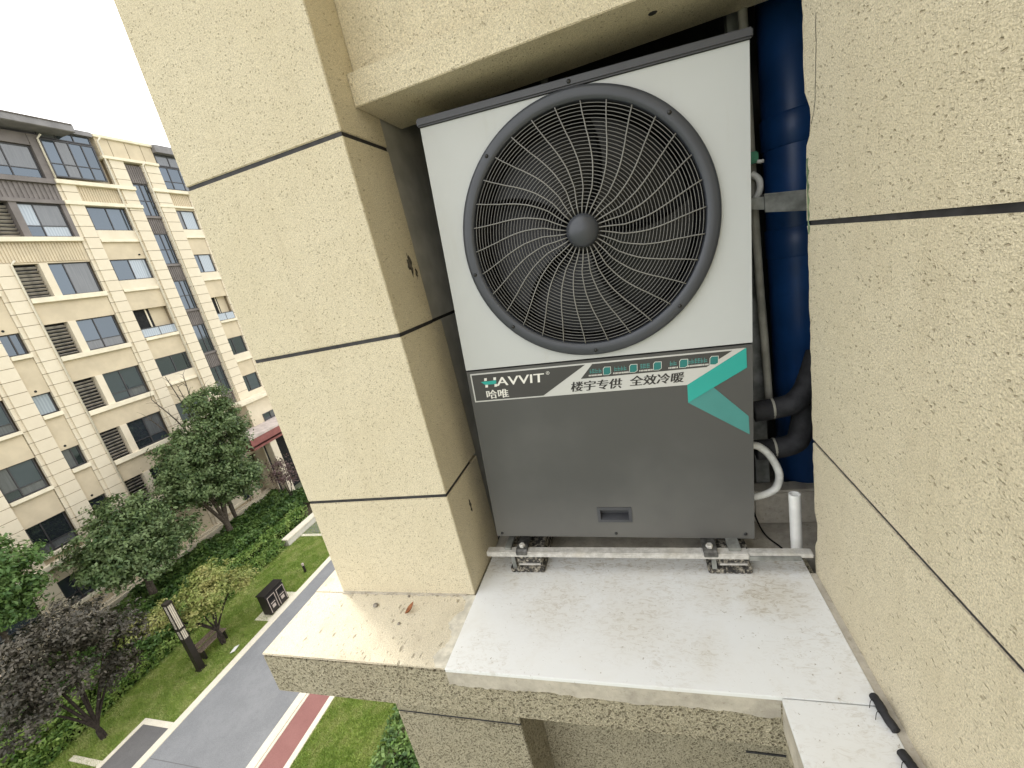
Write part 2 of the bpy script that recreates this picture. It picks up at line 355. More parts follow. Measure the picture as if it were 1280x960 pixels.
# ------------------------------------------------------------------ ground and paths
ZG = CZ - 12.8
structure(B(-900, 900, -900, 900, ZG - .5, ZG - .004).build('ground', 'dull_ground'))
for a in ((-20.7, -16.5, -6, 16.5), (-11.0, -7.7, -6, 30)): structure(B(*a, ZG - .3, ZG).build('lawn', 'lawn'))
structure(B(-16.35, -12.38, -6, 30, ZG - .1, ZG + .008).build('path', 'path'))
structure(B(-11.95, -11.08, -6, 30, ZG - .1, ZG + .012).build('red_running_path', 'path_red'))
structure(B(-17.95, -16.66, -6, 5.75, ZG - .1, ZG + .016).build('dark_paved_path', 'path_dark'))
for a in ((-16.66, -16.35, -6, 30), (-12.38, -12.07, -6, 30), (-12.05, -11.95, -6, 30), (-11.08, -10.87, -6, 30), (-18.12, -17.95, -6, 5.95), (-17.95, -16.66, 5.75, 5.95), (-19.6, -18.12, 4.38, 4.56)):
    structure(B(*a, ZG - .1, ZG + .035).build('kerb', 'kerb', bevel=.01))
structure(B(-12.4, -16.3, 4.86, 4.88, ZG, ZG + .010).build('path_joint', 'path_dark'))
structure(B(-27.0, -20.6, -4, 22, ZG - .2, ZG + .05).build('planting_bed', 'soil'))
structure(B(-7.9, -1.2, -2, 14, ZG - .2, ZG + .05).build('planting_bed', 'soil'))

# ------------------------------------------------------------------ the near building (photographer's side)
nb = thing('stucco_building', (-.3, .5, ZG), 'cream stucco building with black joints, niche and ledge around the outdoor unit', 'building')
PX0 = -.567; JZ = [.407, .9535, 1.4996, 2.046, 2.592]
pil = B(PX0 + .004, -.004, .004, .234, 0, 6.2).build('pillar', 'joint', nb)
lv = [0.0] + JZ + [6.2]; g = .0058
for i in range(len(lv) - 1):
    z0 = lv[i] + (g if i else .001); z1 = lv[i+1] - g
    B(PX0, 0, 0, .235 if z0 > .9 else .30, z0, z1).build('stucco_panel', 'stucco', pil, bevel=.0022)
low = B(-.520, .032, .004, .80, ZG, -.17).build('pillar', 'joint', nb)
for z1, z0 in ((-.17, -.632 + g), (-.632 - g, -1.18), (-1.193, -1.74), (-1.753, -2.3), (-2.313, ZG)):
    B(-.524, .036, 0, .24, z0, z1).build('stucco_panel', 'stucco_coarse', low, bevel=.003)
for (cy_, cz_, ry_, rz_) in ((.178, 1.150, .020, .045), (.142, .275, .011, .030), (.205, 1.120, .010, .022)):
    q = [(cy_ + ry_*random.uniform(.35, 1.1)*math.cos(a), cz_ + rz_*random.uniform(.35, 1.1)*math.sin(a)) for a in [2*math.pi*j/18 for j in range(18)]]
    MB().prism(q, 'x', -.001, .0008).build('scuff', 'scuff', pil)
# niche lining
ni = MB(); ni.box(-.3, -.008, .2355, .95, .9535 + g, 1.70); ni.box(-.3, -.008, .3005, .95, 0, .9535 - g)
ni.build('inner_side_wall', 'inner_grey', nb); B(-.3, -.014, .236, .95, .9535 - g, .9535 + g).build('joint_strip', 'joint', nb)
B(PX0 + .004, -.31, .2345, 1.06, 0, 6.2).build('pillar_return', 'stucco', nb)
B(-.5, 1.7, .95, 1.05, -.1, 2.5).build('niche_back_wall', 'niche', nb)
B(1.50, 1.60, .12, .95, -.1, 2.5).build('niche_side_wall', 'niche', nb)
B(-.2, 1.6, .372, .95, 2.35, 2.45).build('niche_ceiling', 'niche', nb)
B(-.006, 1.50, .205, .95, -.12, -.006).build('niche_floor', 'concrete', nb)
# lintel and wall above
li = MB().prism([(.105, 1.585), (.37, 1.585), (.37, 2.35), (.147, 2.35), (.147, 1.668), (.105, 1.668)], 'x', .0005, 1.5)
li.build('lintel', 'stucco', nb, bevel=.002)
B(0.0005, 1.5, .147, .37, 2.352, 6.2).build('upper_wall', 'stucco', nb)
MB().tube([(.80, .20, 1.5855), (.80, .20, 1.584)], [.012, .010], 8).build('pock_mark', 'joint', nb)
# wall mass
B(-.50, 14, 1.06, 14, ZG, 6.2).build('wall', 'stucco', nb)
B(1.60, 14, -.2, 1.06, ZG, 6.2).build('wall', 'stucco', nb)
# side wall on the right, towards the camera: panels with a ragged far edge
XR = 1.0881; WJ = [.4468, 1.0255, 1.604, 2.183]
sw = B(XR + .010, 1.60, -2.6, .112, ZG, 6.2).build('side_wall', 'chip', nb)
lv = [ZG] + [.002] + WJ + [6.2]
for i in range(1, len(lv) - 1):
    z0 = lv[i] + (g if i > 1 else 0); z1 = lv[i+1] - g
    n = max(8, int((z1 - z0)/.018)); pts = [(-2.6, z0), ]
    edge = []
    for j in range(n + 1):
        z = z0 + (z1 - z0)*j/n; y = .1215 + random.uniform(-.0035, .003)
        if 1.195 < z < 1.30: y -= .030*min(1, (z - 1.195)/.03)*min(1, (1.30 - z)/.03) + random.uniform(0, .005)
        if .10 < z < .22: y -= .016*min(1, (z - .10)/.03)*min(1, (.22 - z)/.03) + random.uniform(0, .004)
        edge.append((y, z))
    pts = [(-2.6, z0)] + edge + [(-2.6, z1)]
    MB().prism(pts, 'x', XR, XR + .5).build('stucco_panel', 'stucco', sw)
for z in WJ:
    B(XR + .004, XR + .02, -2.6, .1185, z - g, z + g).build('joint_strip', 'joint', sw)
cp = [(.085, 1.235), (.070, 1.255), (.062, 1.275), (.060, 1.30), (.056, 1.325), (.055, 1.35), (.051, 1.38), (.053, 1.405), (.050, 1.43)]
ck = MB()
for (a, b), (c, d_) in zip(cp, cp[1:]): ck.add([(XR - .0006, a - .0014, b), (XR - .0006, a + .0014, b), (XR - .0006, c + .0010, d_), (XR - .0006, c - .0010, d_)], [(0, 1, 2, 3)])
ck.build('crack', 'joint', sw)
al = MB()
for j in range(26):
    z = 1.00 + j*.0065; al.add([(XR - .0007, .1175, z), (XR - .0007, .1175, z + .0066), (XR - .0007, .1175 - .010 - .004*math.sin(j*1.3), z + .0066), (XR - .0007, .1175 - .010 - .004*math.sin((j-1)*1.3), z)], [(0, 1, 2, 3)])
al.build('algae_stain', 'moss', sw)
# ledge slab
L0, L1, LY = -.7015, .8808, -.2827
out = [(L0, LY), (L1, LY), (L1, -2.4), (1.0875, -2.4), (1.0875, .2), (L0, .2)]
led = MB(); led.prism(out, 'z', -.172, -.0065)
ledge = led.build('ledge', 'stucco_coarse', nb, bevel=.006)
n = 44; mp = [(.0045, -.0010), (.0045, LY + .002)] + [(-.028 - .014*math.sin(j*.31) - random.uniform(0, .012), LY + .002 + (-.0012 - LY - .002)*j/n) for j in range(n + 1)]
MB().prism(mp, 'z', .0002, .0022).build('mortar_smear', 'mortar', ledge)
mp = [(-.030, .0)] + [(PX0 + (-.030 - PX0)*j/70, -.003 - random.uniform(0, .007)) for j in range(70, -1, -1)] + [(PX0, .0)]
MB().prism(mp, 'z', .0002, .006).build('mortar_fillet', 'concrete', ledge)
B(L0, .0045, LY, -.0005, -.006, 0).build('ledge_screed', 'ledge_stucco', ledge, bevel=.003)
B(L0, PX0 - .0005, 0.0005, .2, -.006, 0).build('ledge_screed', 'ledge_stucco', ledge)
# ragged mortar under the tile edge
n = 60; mp = [(.0055, -.0065)] + [(.0055 + (L1 - .0055)*j/n, -.050 - .004*math.sin(j*.23) - random.uniform(0, .008) - .008*j/n) for j in range(n + 1)] + [(L1, -.0065)]
MB().prism(mp, 'y', LY - .0035, LY + .02).build('mortar_edge', 'concrete', ledge)
mp = [(LY - .001, -.0065), (LY - .001, -.10)] + [(LY - (2.1)*j/40, -.095 - random.uniform(0, .014)) for j in range(1, 41)] + [(LY - 2.1, -.0065)]
MB().prism(mp, 'x', L1 - .0035, L1 + .02).build('mortar_edge', 'concrete', ledge)
B(.0055, 1.070, LY - .005, .2, -.0060, .006).build('floor_tile', 'tile', ledge, bevel=.0015)
B(L1 - .004, 1.070, -1.25, LY - .0075, -.0060, .0055).build('floor_tile', 'tile', ledge, bevel=.0015)
B(L1 - .004, 1.070, -2.4, -1.2525, -.0060, .0055).build('floor_tile', 'tile', ledge, bevel=.0015)
n = 90; mp = [(1.0705, -2.4)] + [(1.0895, -2.4)] + [(1.0895, .115), (1.0705, .115)]
MB().prism(mp, 'z', -.006, .004).build('mortar_joint', 'concrete', ledge)
# recess under the ledge
B(.0365, 1.0975, .20, .80, ZG, -.173).build('recessed_wall', 'stucco_coarse', nb)
B(.86, 1.0, .1965, .1995, -.935, -.925).build('joint_strip', 'joint', nb)

# ------------------------------------------------------------------ the outdoor unit
UR = rot(.0227, -.0262, .0516); UO = Vector((.0732, .1453, .1389))
ac = thing('outdoor_unit', UO, 'tall outdoor heat pump unit with light grey top, dark grey base and round fan grille', 'heat pump')
ac.rotation_euler = UR.to_euler(); ROOT.pop(ac.name)
W, H, RX, RZ, RO = .8636, 1.384, .4324, 1.0128, .36
cs = MB(); cs.box(.006, W - .006, .215, .40, .004, 1.372); cs.box(.006, .012, .0305, .215, .004, 1.372); cs.box(W - .012, W - .006, .0305, .215, .004, 1.372); cs.box(.012, W - .012, .0305, .215, .004, .62); cs.box(.012, W - .012, .0305, .215, 1.366, 1.372)
cs.build('casing', 'ac_dark', ac)
up = MB(); n = 128; z0, z1 = .6405, 1.372; ri = .340
cir = [(RX + ri*math.cos(2*math.pi*j/n + math.pi/4), RZ + ri*math.sin(2*math.pi*j/n + math.pi/4)) for j in range(n)]
rect = []
cor = [(W, z1), (0, z1), (0, z0), (W, z0)]
for q in range(4):
    a, b = cor[q], cor[(q+1) % 4]
    for j in range(n//4): t = j/(n//4); rect.append((a[0] + (b[0]-a[0])*t, a[1] + (b[1]-a[1])*t))
vs = [(p[0], 0, p[1]) for p in rect] + [(p[0], 0, p[1]) for p in cir] + [(p[0], .03, p[1]) for p in rect] + [(p[0], .03, p[1]) for p in cir]
fs = []
for j in range(n):
    k2 = (j+1) % n
    fs += [(j, k2, n+k2, n+j), (2*n+j, 2*n+k2, k2, j), (n+j, n+k2, 3*n+k2, 3*n+j)]
up.add(vs, fs); up.build('upper_panel', 'ac_white', ac)
lp = MB()
hx0, hx1, hz0, hz1 = .384, .486, .066, .112
for a in ((0, W, .112, .6355), (0, W, 0, .066), (0, hx0, .066, .112), (hx1, W, .066, .112)): pass
lo = [(0, 0), (W, 0), (W, .6355), (0, .6355)]; ho = [(hx0, hz0), (hx1, hz0), (hx1, hz1), (hx0, hz1)]
vs = [(p[0], 0, p[1]) for p in lo] + [(p[0], 0, p[1]) for p in ho] + [(p[0], .03, p[1]) for p in lo] + [(p[0], .03, p[1]) for p in ho]
fs = []
for j in range(4):
    k2 = (j+1) % 4; fs += [(j, k2, 4+k2, 4+j), (8+j, 8+k2, k2, j), (4+j, 4+k2, 12+k2, 12+j)]
lp.add(vs, fs); lp.build('lower_panel', 'ac_dark', ac)
hd = MB(); hd.prism([(hx0 - .006, hz0 - .005), (hx1 + .006, hz0 - .005), (hx1 + .006, hz1 + .005), (hx0 - .006, hz1 + .005)], 'y', -.001, 0)
hf = MB()
o_ = [(hx0 - .006, hz0 - .005), (hx1 + .006, hz0 - .005), (hx1 + .006, hz1 + .005), (hx0 - .006, hz1 + .005)]
i_ = [(hx0 + .004, hz0 + .004), (hx1 - .004, hz0 + .004), (hx1 - .004, hz1 - .004), (hx0 + .004, hz1 - .004)]
vs = [(p[0], -.003, p[1]) for p in o_] + [(p[0], -.003, p[1]) for p in i_] + [(p[0], .001, p[1]) for p in o_] + [(p[0], .026, p[1] + (.010 if p[1] < .09 else -.002)) for p in i_]
fs = [(12, 13, 14, 15)]
for j in range(4):
    k2 = (j+1) % 4; fs += [(j, k2, 4+k2, 4+j), (8+j, 8+k2, k2, j), (4+j, 4+k2, 12+k2, 12+j)]
hf.add(vs, fs); hf.build('handle_recess', 'ac_cap', ac)
B(-.006, W + .006, -.010, .41, 1.3735, 1.396).build('top_cap', 'ac_cap', ac, bevel=.004)
# fan guard
def ring_prof(): return [(.323, .004), (.323, -.010), (.326, -.0135), (.333, -.0160), (.350, -.0160), (.3575, -.0135), (.360, -.008), (.360, .001)]
rg = MB().lathe(ring_prof(), 128, 'y', (RX, 0, RZ)).build('guard_rim', 'guard', ac, smooth=True)
sh = MB().lathe([(.340, .0), (.340, .03), (.325, .06), (.322, .20)], 96, 'y', (RX, 0, RZ)).build('shroud', 'black', ac, smooth=True)
B(.06, W - .06, .205, .21, .66, 1.36).build('motor_plate', 'black', ac)
def dome(r): return -.014 - .016*(1 - (r/.32)**2)
gr = MB()
for i in range(29):
    r = .064 + (.316 - .064)*i/28
    pr_ = [(r + .0010*math.cos(a), dome(r) + .0028 + .0010*math.sin(a)) for a in [2*math.pi*q/5 for q in range(5)]]
    gr.lathe(pr_, 84, 'y', (RX, 0, RZ), closed=True)
tag(gr.build('guard_wires', 'wire_dark', rg, smooth=True), kind='stuff')
sp = MB(); pts = []
prof = [(.05, -7.5), (.11, -10.5), (.17, -6.5), (.215, -2.5), (.255, .8), (.295, 3.0), (.325, 4.0)]
for i in range(25):
    r = .045 + .277*i/24
    for (r0, a0), (r1, a1) in zip(prof, prof[1:]):
        if r0 <= r <= r1 or (r < prof[0][0] and r0 == prof[0][0]): a = a0 + (a1 - a0)*max(0, (r - r0)/(r1 - r0))
    pts.append((r*math.cos(R_(a)), dome(r) - .0005, r*math.sin(R_(a))))
sp.tube(pts, .0017, 6); spm = sp.mesh('spoke', 'wire', smooth=True)
for i in range(30):
    o = place('spoke', spm, rg); o.location = (RX, 0, RZ); o.rotation_euler = (0, -2*math.pi*i/30 + .05, 0)
hb = [(.0001, -.058), (.012, -.0572), (.024, -.0545), (.034, -.050), (.041, -.044), (.0445, -.037), (.0455, -.029), (.044, -.024)]
MB().lathe(hb, 48, 'y', (RX, 0, RZ)).build('guard_hub', 'guard', rg, smooth=True)
# fan behind
fan = MB().lathe([(.0001, .070), (.05, .072), (.062, .08), (.065, .16)], 40, 'y', (RX, 0, RZ)).build('fan', 'blade', ac, smooth=True)
bl = MB(); vs = []; fs = []; nu, nvv = 9, 10
for i in range(nu + 1):
    for j in range(nvv + 1):
        r = .06 + (.305 - .06)*i/nu; a = (j/nvv - .5)*R_(62 + 10*i/nu) + R_(16)*(i/nu)**1.5
        vs.append((r*math.cos(a), .115 - .055*(j/nvv - .5) - .01*math.sin(math.pi*j/nvv), r*math.sin(a)))
for i in range(nu):
    for j in range(nvv): q = i*(nvv+1) + j; fs.append((q, q+1, q+nvv+2, q+nvv+1))
bl.add(vs, fs); blm = bl.mesh('fan_blade', 'blade', smooth=True)
for i in range(5):
    o = place('fan_blade', blm, fan); o.location = (RX, 0, RZ); o.rotation_euler = (0, 2*math.pi*i/5 + .75, 0)
# screws
scm = MB().lathe([(.0001, -.0035), (.004, -.003), (.0055, -.001), (.0055, .001)], 14).mesh('screw', 'screw', smooth=True)
for a, c, b in ((.436, 1.385, -.010), (.021, .012, 0), (.434, .015, 0), (.838, .017, 0)):
    o = place('screw', scm, ac); o.location = (a, b, c)
for an in (90 + 45, 45, -45, 180 + 45, -90, 192):
    o = place('screw', scm, rg); o.location = (RX + .345*math.cos(R_(an)), -.016, RZ + .345*math.sin(R_(an)))
# label
def poly(name, pts, b0, b1, mat, par): return MB().prism(pts, 'y', b0, b1).build(name, mat, par)
lab = poly('label_plate', [(.012, .5275), (.687, .531), (.846, .627), (.012, .627)], -.0012, .001, 'silver', ac)
poly('label_field', [(.0165, .532), (.250, .533), (.394, .6225), (.0165, .6225)], -.0018, -.001, 'plate_dark', lab)
poly('label_field', [(.376, .578), (.742, .581), (.811, .6225), (.416, .6225)], -.0018, -.001, 'plate_dark', lab)
ch = poly('chevron_arm', [(.687, .475), (.848, .569), (.847, .627), (.687, .531)], -.0022, .001, 'teal', lab)
poly('chevron_arm', [(.759, .5165), (.851, .420), (.853, .362), (.687, .4745)], -.0010, .001, 'teal_dull', lab)
def text(body, name, x0, x1, z0, z1, mat, par, b=-.0024, shear=0.0, bold=0.0):
    if bold:
        for q in range(3): text(body, name, x0 + (q - 1)*bold, x1 + (q - 1)*bold, z0, z1, mat, par, b - .00008*q, shear)
        return
    cu = bpy.data.curves.new('t', 'FONT'); cu.body = body; cu.extrude = .0; cu.offset = bold; cu.resolution_u = 4
    to = bpy.data.objects.new('t', cu); COL.objects.link(to)
    dg = bpy.context.evaluated_depsgraph_get(); me = bpy.data.meshes.new_from_object(to.evaluated_get(dg))
    bpy.data.objects.remove(to)
    co = np.empty(len(me.vertices)*3); me.vertices.foreach_get('co', co); co = co.reshape(-1, 3)
    lo_, hi_ = co.min(0), co.max(0)
    u = (co[:, 0] - lo_[0])/(hi_[0] - lo_[0]); v = (co[:, 1] - lo_[1])/(hi_[1] - lo_[1])
    out = np.stack([x0 + u*(x1 - x0) + shear*v*(z1 - z0), np.full(len(u), b), z0 + v*(z1 - z0)], 1)
    me.vertices.foreach_set('co', out.ravel()); me.materials.clear(); me.materials.append(M[mat]); me.update()
    o = place(name, me, par); return o
text('AVVIT', 'lettering', .099, .258, .579, .608, 'white_print', lab, shear=.10, bold=.0009)
text('®', 'lettering', .268, .280, .602, .613, 'white_print', lab)
text('哈唯', 'lettering', .058, .134, .537, .567, 'white_print', lab, bold=.0008)
text('楼宇专供', 'lettering', .340, .496, .538, .570, 'black_print', lab, b=-.0018, shear=.18, bold=.0013)
text('全效冷暖', 'lettering', .522, .676, .541, .573, 'black_print', lab, b=-.0018, shear=.18, bold=.0013)
lg = MB()
for x, z in ((.058, .600), (.058, .577), (.090, .600), (.090, .577)): lg.prism([(x, z), (x + .009, z), (x + .0105, z + .009), (x + .0015, z + .009)], 'y', -.0024, -.0015)
lg.build('emblem_block', 'white_print', lab)
poly('emblem_swoosh', [(.046, .597), (.058, .587), (.060, .5865), (.094, .5865), (.099, .590), (.099, .600), (.088, .5985), (.066, .5975), (.060, .5985)], -.0026, -.0015, 'teal', lab)
rr = random.Random(3)
for i in range(5):
    a0 = .402 + .0745*i; up_ = .0015*i*.4
    wd = (.040, .044, .036, .026, .058)[i]; a0 += (0, 0, .003, .012, -.012)[i]
    t = MB(); x = a0 + .004
    while x < a0 + wd - .004:
        w = rr.choice((.006, .0075, .0085)); h0 = .592 + up_; h1 = .607 + up_
        t.prism([(x, h0), (x + .0014, h0), (x + .003, h1), (x + .0016, h1)], 'y', -.0024, -.0015)
        for q in range(rr.choice((2, 3))):
            zz = h0 + (h1 - h0)*(q + .4)/3; t.prism([(x, zz), (x + w, zz), (x + w + .0004, zz + .0022), (x + .0004, zz + .0022)], 'y', -.00235, -.0015)
        x += w + .0018
    t.build('feature_mark', 'teal_dull', lab)
    t = MB(); x = a0
    while x < a0 + wd: t.prism([(x, .584 + up_), (x + .0022, .584 + up_), (x + .0026, .5885 + up_), (x + .0004, .5885 + up_)], 'y', -.0024, -.0015); x += rr.choice((.0034, .0042))
    t.build('feature_mark', 'white_print', lab)
    s0 = a0 + wd + .004
    poly('feature_badge', [(s0, .584 + up_), (s0 + .016, .583 + up_), (s0 + .024, .588 + up_), (s0 + .025, .609 + up_), (s0 + .006, .610 + up_), (s0 + .001, .604 + up_)], -.0021, -.0015, 'white_print', lab)
    poly('feature_badge', [(s0 + .0012, .5852 + up_), (s0 + .0155, .5842 + up_), (s0 + .0228, .5888 + up_), (s0 + .0236, .6078 + up_), (s0 + .0066, .6087 + up_), (s0 + .0022, .6034 + up_)], -.0025, -.0015, 'teal_deep', lab)

# ------------------------------------------------------------------ support rail, pads, clamps
def rail_z(x): return -.0185*(x - .03)
rl = thing('support_rail', (.5, .13, .006), 'dusty pale steel rail lying across the ledge under the unit', 'rail')
def skewbox(x0, x1, y0, y1, z0, z1):
    a, b = rail_z(x0), rail_z(x1)
    return MB().add([(x0,y0,z0+a),(x1,y0,z0+b),(x1,y1,z0+b),(x0,y1,z0+a),(x0,y0,z1+a),(x1,y0,z1+b),(x1,y1,z1+b),(x0,y1,z1+a)],
                     [(0,3,2,1),(4,5,6,7),(0,1,5,4),(1,2,6,5),(2,3,7,6),(3,0,4,7)])
skewbox(.034, .905, .098, .132, .083, .103).build('channel', 'steel', rl, bevel=.003)
skewbox(.905, 1.078, .104, .132, .087, .1015).build('channel', 'steel', rl, bevel=.002)
skewbox(.905, 1.045, .0985, .104, .080, .095).build('flange', 'dark_steel', rl, bevel=.001)
rb = thing('support_rail', (.5, .42, .006), 'rear steel rail in shadow behind the front rail under the unit', 'rail')
skewbox(.034, 1.0, .45, .48, .083, .103).build('channel', 'steel', rb, bevel=.003)
for x0, lab_ in ((.110, 'dusty ribbed rubber pad under the left end of the rail'), (.785, 'dusty ribbed rubber pad under the right end of the rail')):
    zt = .0825 + rail_z(x0 + .128)
    pd = thing('rubber_pad', (x0 + .06, .15, .006), lab_, 'pad', 'rubber pads under the rail')
    B(x0, x0 + .128, .110, .50, .0062, .026).build('base', 'rubber', pd, bevel=.002)
    t = MB()
    for j in range(7): t.box(x0 + .004 + j*.0178, x0 + .016 + j*.0178, .106, .112, .008, .024)
    t.build('rib', 'rubber', pd, bevel=.001)
    B(x0 + .030, x0 + .122, .118, .50, .026, zt - .008).build('block', 'rubber', pd, bevel=.002)
    B(x0 + .036, x0 + .116, .114, .119, .034, .040).build('ridge', 'steel', pd)
    B(x0 + .012, x0 + .026, .108, .112, .024, zt - .0005).build('strap', 'dark_steel', pd)
    B(x0 - .004, x0 + .126, .116, .49, zt - .008, zt - .0005).build('top_plate', 'rubber', pd)
for x0, lab_ in ((.150, 'small black clamp gripping the rail at the left foot of the unit'), (.775, 'small black clamp gripping the rail at the right foot of the unit')):
    zt = .1035 + rail_z(x0)
    cl = thing('foot_clamp', (x0 + .02, .11, zt), lab_, 'clamp', 'clamps on the rail')
    MB().prism([(.0935, zt - .010), (.0975, zt - .010), (.0978, zt + .0004), (.170, zt + .0004), (.30, zt + .0004), (.30, zt + .009), (.146, zt + .009), (.128, zt + .013), (.104, zt + .009), (.0945, zt + .003)], 'x', x0, x0 + .042).build('jaw', 'clamp', cl, bevel=.0025)
    MB().lathe([(.0001, .016), (.009, .016), (.011, .013), (.011, 0)], 6, 'z', (x0 + .021, .120, zt + .004)).build('bolt', 'steel', cl)
    MB().prism([(.112, zt + .0004), (.40, zt + .0004), (.40, zt + .010), (.112, zt + .010)], 'x', x0 - .045 if x0 < .5 else x0 + .075, x0 - .022 if x0 < .5 else x0 + .11).build('foot_bar', 'dark_steel', cl)

# ------------------------------------------------------------------ pipes and small things in the niche
def smooth_path(P, n=8):
    P = [Vector(p) for p in P]; out = []
    for i in range(len(P) - 1):
        p0, p1, p2, p3 = P[max(i-1, 0)], P[i], P[i+1], P[min(i+2, len(P)-1)]
        for j in range(n):
            t = j/n; out.append(.5*((2*p1) + (p2-p0)*t + (2*p0-5*p1+4*p2-p3)*t*t + (3*p1-p0-3*p2+p3)*t**3))
    return out + [P[-1]]
bp = thing('blue_pipe', (1.185, .50, 0), 'thick blue plastic riser pipe in the dark gap beside the unit', 'pipe')
MB().tube([(1.185, .50, .0), (1.185, .50, 2.34)], .085, 32).build('tube', 'blue', bp, smooth=True)
for z in (.92, 1.24):
    MB().lathe([(.0852, 0), (.0895, .004), (.0895, .085), (.0852, .089)], 32, 'z', (1.185, .50, z)).build('collar', 'blue', bp, smooth=True)
cd = thing('conduit_pipe', (1.036, .37, 0), 'thin grimy beige conduit running up the gap beside the blue pipe', 'pipe')
MB().tube(smooth_path([(1.050, .37, .42), (1.046, .37, .65), (1.040, .372, .9), (1.036, .372, 1.3), (1.035, .372, 2.2)]), .0115, 12).build('tube', 'conduit', cd, smooth=True)
MB().tube(smooth_path([(1.028, .35, 1.10), (1.045, .34, 1.13), (1.045, .34, 1.16), (1.03, .35, 1.18)]), .009, 10).build('bend', 'pvc', cd, smooth=True)
vt = thing('green_valve', (1.03, .34, 1.22), 'small green valve with white tip on the conduit beside the unit', 'valve')
B(1.018, 1.044, .325, .35, 1.205, 1.235).build('body', 'green_valve', vt, bevel=.004)
MB().tube([(1.04, .33, 1.207), (1.056, .33, 1.205)], .005, 10).build('tip', 'pvc', vt, smooth=True)
ps = B(1.012, 1.056, .44, .48, .0, 2.34).build('steel_post', 'dark_steel', bevel=.002); tag(ps, 'dim grey square steel post standing behind the right edge of the unit', 'post')
pb = B(.475, .497, .44, .47, .0, 2.34).build('steel_post', 'dark_steel', bevel=.002); tag(pb, 'dim grey steel post glimpsed above the top cap near its middle', 'post')
br = thing('pipe_bracket', (1.08, .29, 1.09), 'short grey steel bracket crossing in front of the blue pipe', 'bracket')
MB().prism([(1.005, 1.086), (1.052, 1.076), (1.052, 1.111), (1.005, 1.116)], 'y', .300, .306).build('arm', 'dark_steel', br)
MB().prism([(1.044, 1.070), (1.20, 1.040), (1.20, 1.092), (1.044, 1.113)], 'y', .290, .296).build('arm', 'dark_steel', br)
MB().prism([(1.044, 1.1135), (1.20, 1.0925), (1.20, 1.0975), (1.044, 1.1185)], 'y', .290, .33).build('flange', 'dark_steel', br)
for P, lb in (([(.985, .30, .472), (1.05, .30, .478), (1.095, .30, .488), (1.130, .315, .515), (1.16, .34, .56), (1.19, .37, .62)], 'upper black foam covered pipe leaving the side of the unit'),
              ([(.985, .30, .335), (1.055, .30, .338), (1.105, .308, .352), (1.128, .33, .395), (1.15, .36, .45), (1.18, .40, .50)], 'lower black foam covered pipe leaving the side of the unit')):
    t = thing('insulated_pipe', P[0], lb, 'pipe', 'insulated pipes')
    MB().tube(smooth_path(P), .033, 18).build('sleeve', 'foam', t, smooth=True)
    q = Vector(P[0])
    MB().lathe([(.0333, 0), (.0342, .002), (.0342, .005), (.0333, .007)], 18, 'x', (1.035, .30, P[1][2])).build('tape_band', 'conduit', t, smooth=True)
hs = MB(); P = smooth_path([(.955, .245, .385), (.985, .25, .372), (1.015, .25, .335), (1.036, .25, .275), (1.028, .25, .226), (1.000, .25, .203), (.955, .245, .193)], 14)
hs.tube(P, [.0112 + .0011*(i % 2) for i in range(len(P))], 12)
tag(hs.build('drain_hose', 'hose', smooth=True), 'white corrugated drain hose looping out of the unit side', 'hose')
pv = MB().lathe([(.013, 0), (.013, .22), (.016, .22), (.0165, .215), (.0165, 0)], 20, 'z', (1.061, .195, .012)); pv.lathe([(.0001, .21), (.013, .21)], 20, 'z', (1.061, .195, .012))
tag(pv.build('drain_stub', 'pvc', smooth=False), 'short upright white plastic pipe standing behind the rail end', 'pipe')
cb = MB().tube(smooth_path([(.97, .42, .10), (.985, .33, .03), (1.0, .29, .006), (1.025, .24, .004), (1.035, .20, .008)]), .003, 8)
tag(cb.build('loose_cable', 'black', smooth=True), 'thin black cable lying on the dusty floor beside the unit', 'cable')
B(.98, 1.5, .37, .44, -.005, .13).build('kerb_block', 'concrete', nb, bevel=.008)
# small debris on the ledge
lf = MB(); n = 8; vs = []; fs = []
for i in range(n + 1):
    t = i/n; w = .0085*math.sin(math.pi*min(1, t*.93 + .04)); y = (t - .5)*.042
    for s_ in (-1, 0, 1): vs.append((w*s_ + .004*math.sin(t*3), y, .003 + .012*abs(s_)*math.sin(math.pi*t) + .010*(t - .3)**2*4))
for i in range(n):
    for j in range(2): q = i*3 + j; fs.append((q, q+1, q+4, q+3))
vs2 = vs + [(a, b, c + .0012) for a, b, c in vs]; N = len(vs)
lf.add(vs2, [f[::-1] for f in fs] + [tuple(i + N for i in f) for f in fs])
o = lf.build('dry_leaf', 'leaf_dry', smooth=True); o.location = (-.222, -.079, .001); o.rotation_euler = (0, 0, -.45)
tag(o, 'curled rust brown dry leaf lying on the ledge before the pillar', 'leaf')
for (x, y, r, lb) in ((-.375, -.062, .010, 'small grey pebble left of the dry leaf on the ledge'), (-.236, -.135, .0055, 'tiny grey stone chip in front of the dry leaf'), (-.262, -.015, .005, 'tiny stone chip between the dry leaf and the pillar base')):
    bm = bmesh.new(); bmesh.ops.create_icosphere(bm, subdivisions=2, radius=r)
    for v in bm.verts: v.co *= random.uniform(.75, 1.15); v.co.z *= .6
    me = bpy.data.meshes.new('pebble'); bm.to_mesh(me); bm.free(); me.materials.append(M['pebble'])
    o = place('pebble', me, loc=(x, y, r*.5)); tag(o, lb, 'pebble', 'pebbles on the ledge')
